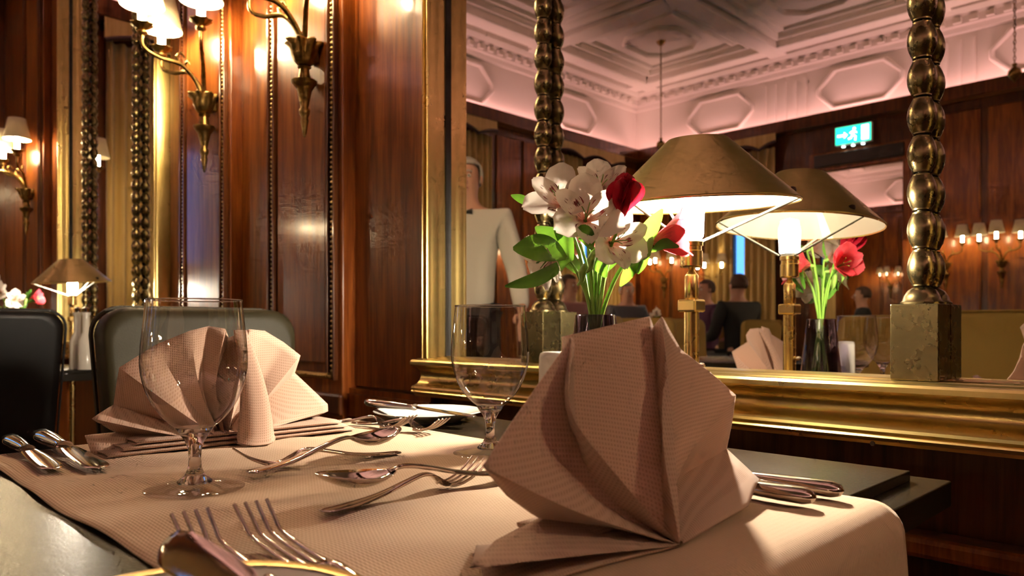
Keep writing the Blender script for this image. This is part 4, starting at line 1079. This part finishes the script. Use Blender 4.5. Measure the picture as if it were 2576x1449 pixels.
person('waiter in a white jacket reflected at the mirror\'s left edge, arm reaching down', (-2.84, -0.22, 0), -0.65, 'jacket_white', 'cloth_black', 'hair_grey', False,
       ([(-0.26, 0.02, 1.18), (0.26, 0.00, 1.17)], [(-0.20, 0.22, 1.05), (0.30, 0.14, 0.98)]), tie=True)
person('grey-haired seated guest in slate jacket reflected left of the lamp pole', (-5.06, -4.62, 0), -PI/2+0.5, 'cloth_slate', 'cloth_black', 'hair_grey', True, group='guests seated in the room')
person('seated guest in plum jacket reflected just behind the lamp pole', (-4.22, -4.90, 0), 0.4, 'cloth_plum', 'cloth_black', 'hair_brown', True, group='guests seated in the room')
person('seated guest in rose jacket reflected below the bouquet leaves', (-4.75, -3.25, 0), -PI/2, 'cloth_rose', 'cloth_black', 'hair_brown', True, group='guests seated in the room')
person('dark-clothed seated guest reflected right of the lamp pole', (-3.55, -4.35, 0), PI/2+0.4, 'cloth_black', 'cloth_black', 'hair_brown', True, group='guests seated in the room')
for lab, x, y, r_ in (('gold chair of the grey-haired guest', -5.04, -4.63, 0.5), ('gold chair of the plum-jacketed guest', -4.22, -4.92, PI/2+0.4), ('gold chair of the rose-jacketed guest', -4.80, -3.25, 0.0), ('gold chair of the dark-clothed guest', -3.50, -4.35, PI+0.4)):
    dup(ch0, (x, y, 0), r_, lab)

# ------------------------------------------------------------------ far door, exit sign, pendant
d = MB().box(-3.52, -3.44, YF, YF+0.06, 0, 2.72).box(-2.56, -2.48, YF, YF+0.06, 0, 2.72).box(-3.52, -2.48, YF, YF+0.07, 2.60, 2.80).build('door_1', 'mahogany')
struct(d)
MB().box(-3.44, -2.56, YF+0.005, YF+0.02, 0.05, 2.60).build('mirror_pane', 'mirror_silver', d)
MB().box(-3.46, -2.54, YF+0.06, YF+0.10, 2.64, 2.78, 0.01).build('header', 'chair_wood', d)
t = thing('exit_sign', 'lit green and white emergency exit sign above the far door', 'sign', (-3.03, YF+0.10, 2.90))
MB().box(-0.19, 0.19, -0.03, 0.02, -0.06, 0.14, 0.006).build('housing', 'porcelain', t)
MB().box(-0.18, 0.18, 0.020, 0.024, -0.05, 0.13).build('lit_panel', 'sign_green', t)
ar = MB(); ar.box(-0.16, -0.09, 0.024, 0.027, 0.03, 0.05); ar.v += [(-0.09, 0.0265, 0.075), (-0.09, 0.0265, 0.005), (-0.055, 0.0265, 0.04)]; ar.f.append((8, 9, 10)); ar.build('arrow', 'sign_white', t)
MB().lathe([(0.0, 0.002), (0.014, 0.0), (0.0, -0.001)], 12).build('figure_head', 'sign_white', t, loc=(0.015, 0.026, 0.095)).rotation_euler = (-PI/2, 0, 0)
fg = MB(); fg.tube([(0.01, 0.026, 0.075), (0.0, 0.026, 0.035)], 0.012, 6).tube([(0.0, 0.026, 0.035), (0.03, 0.026, 0.01), (0.025, 0.026, -0.03)], 0.008, 6).tube([(0.0, 0.026, 0.035), (-0.02, 0.026, 0.0), (-0.045, 0.026, -0.005)], 0.008, 6).tube([(0.01, 0.026, 0.07), (0.04, 0.026, 0.05)], 0.007, 6).tube([(0.01, 0.026, 0.07), (-0.03, 0.026, 0.055)], 0.007, 6)
fg.build('running_figure', 'sign_white', t)
MB().box(0.09, 0.16, 0.024, 0.027, -0.035, 0.115).build('doorway_symbol', 'sign_white', t)
for k in range(3): MB().lathe([(0.0, -0.01), (0.016, -0.008), (0.018, 0.0), (0.0, 0.004)], 12).build('spot_lens', 'sign_white', t, loc=(-0.10+0.10*k, 0.015, -0.075))
def pendant(label, x, y):
    t = thing('pendant_chain', label, 'pendant', (x, y, ZT+0.05), 0, 'ceiling pendants')
    MB().lathe([(0.0, 0.0), (0.05, 0.0), (0.045, -0.02), (0.015, -0.05), (0.0, -0.05)], 20).build('ceiling_rose', 'sconce_bronze', t, 50)
    tor = []
    m = MB(); R_ = 0.016
    pts = [(0.008*math.cos(2*PI*i/10), 0, R_*1.25*math.sin(2*PI*i/10)) for i in range(11)]
    m.tube(pts, 0.0035, 5, False); l0 = m.build('link', 'sconce_bronze', t, 60, loc=(0, 0, -0.065))
    for i in range(1, 32):
        q = link('link', l0.data, None, t); q.location = (0, 0, -0.065-0.032*i); q.rotation_euler = (0, 0, PI/2*(i % 2))
    MB().lathe([(0.0, -1.06), (0.02, -1.07), (0.012, -1.09), (0.045, -1.12), (0.05, -1.15), (0.03, -1.18), (0.012, -1.20), (0.0, -1.22)], 20).build('finial_ball', 'sconce_bronze', t, 50)
    return t
p0 = pendant('long ceiling chain pendant reflected above the brass lamp shade', CXS[0], CYS[0])
dup(p0, (CXS[2], CYS[2], ZT+0.05), 0, 'ceiling chain pendant over the middle of the room')
dup(p0, (CXS[2], CYS[0], ZT+0.05), 0, 'ceiling chain pendant near the far wall, right of the first')
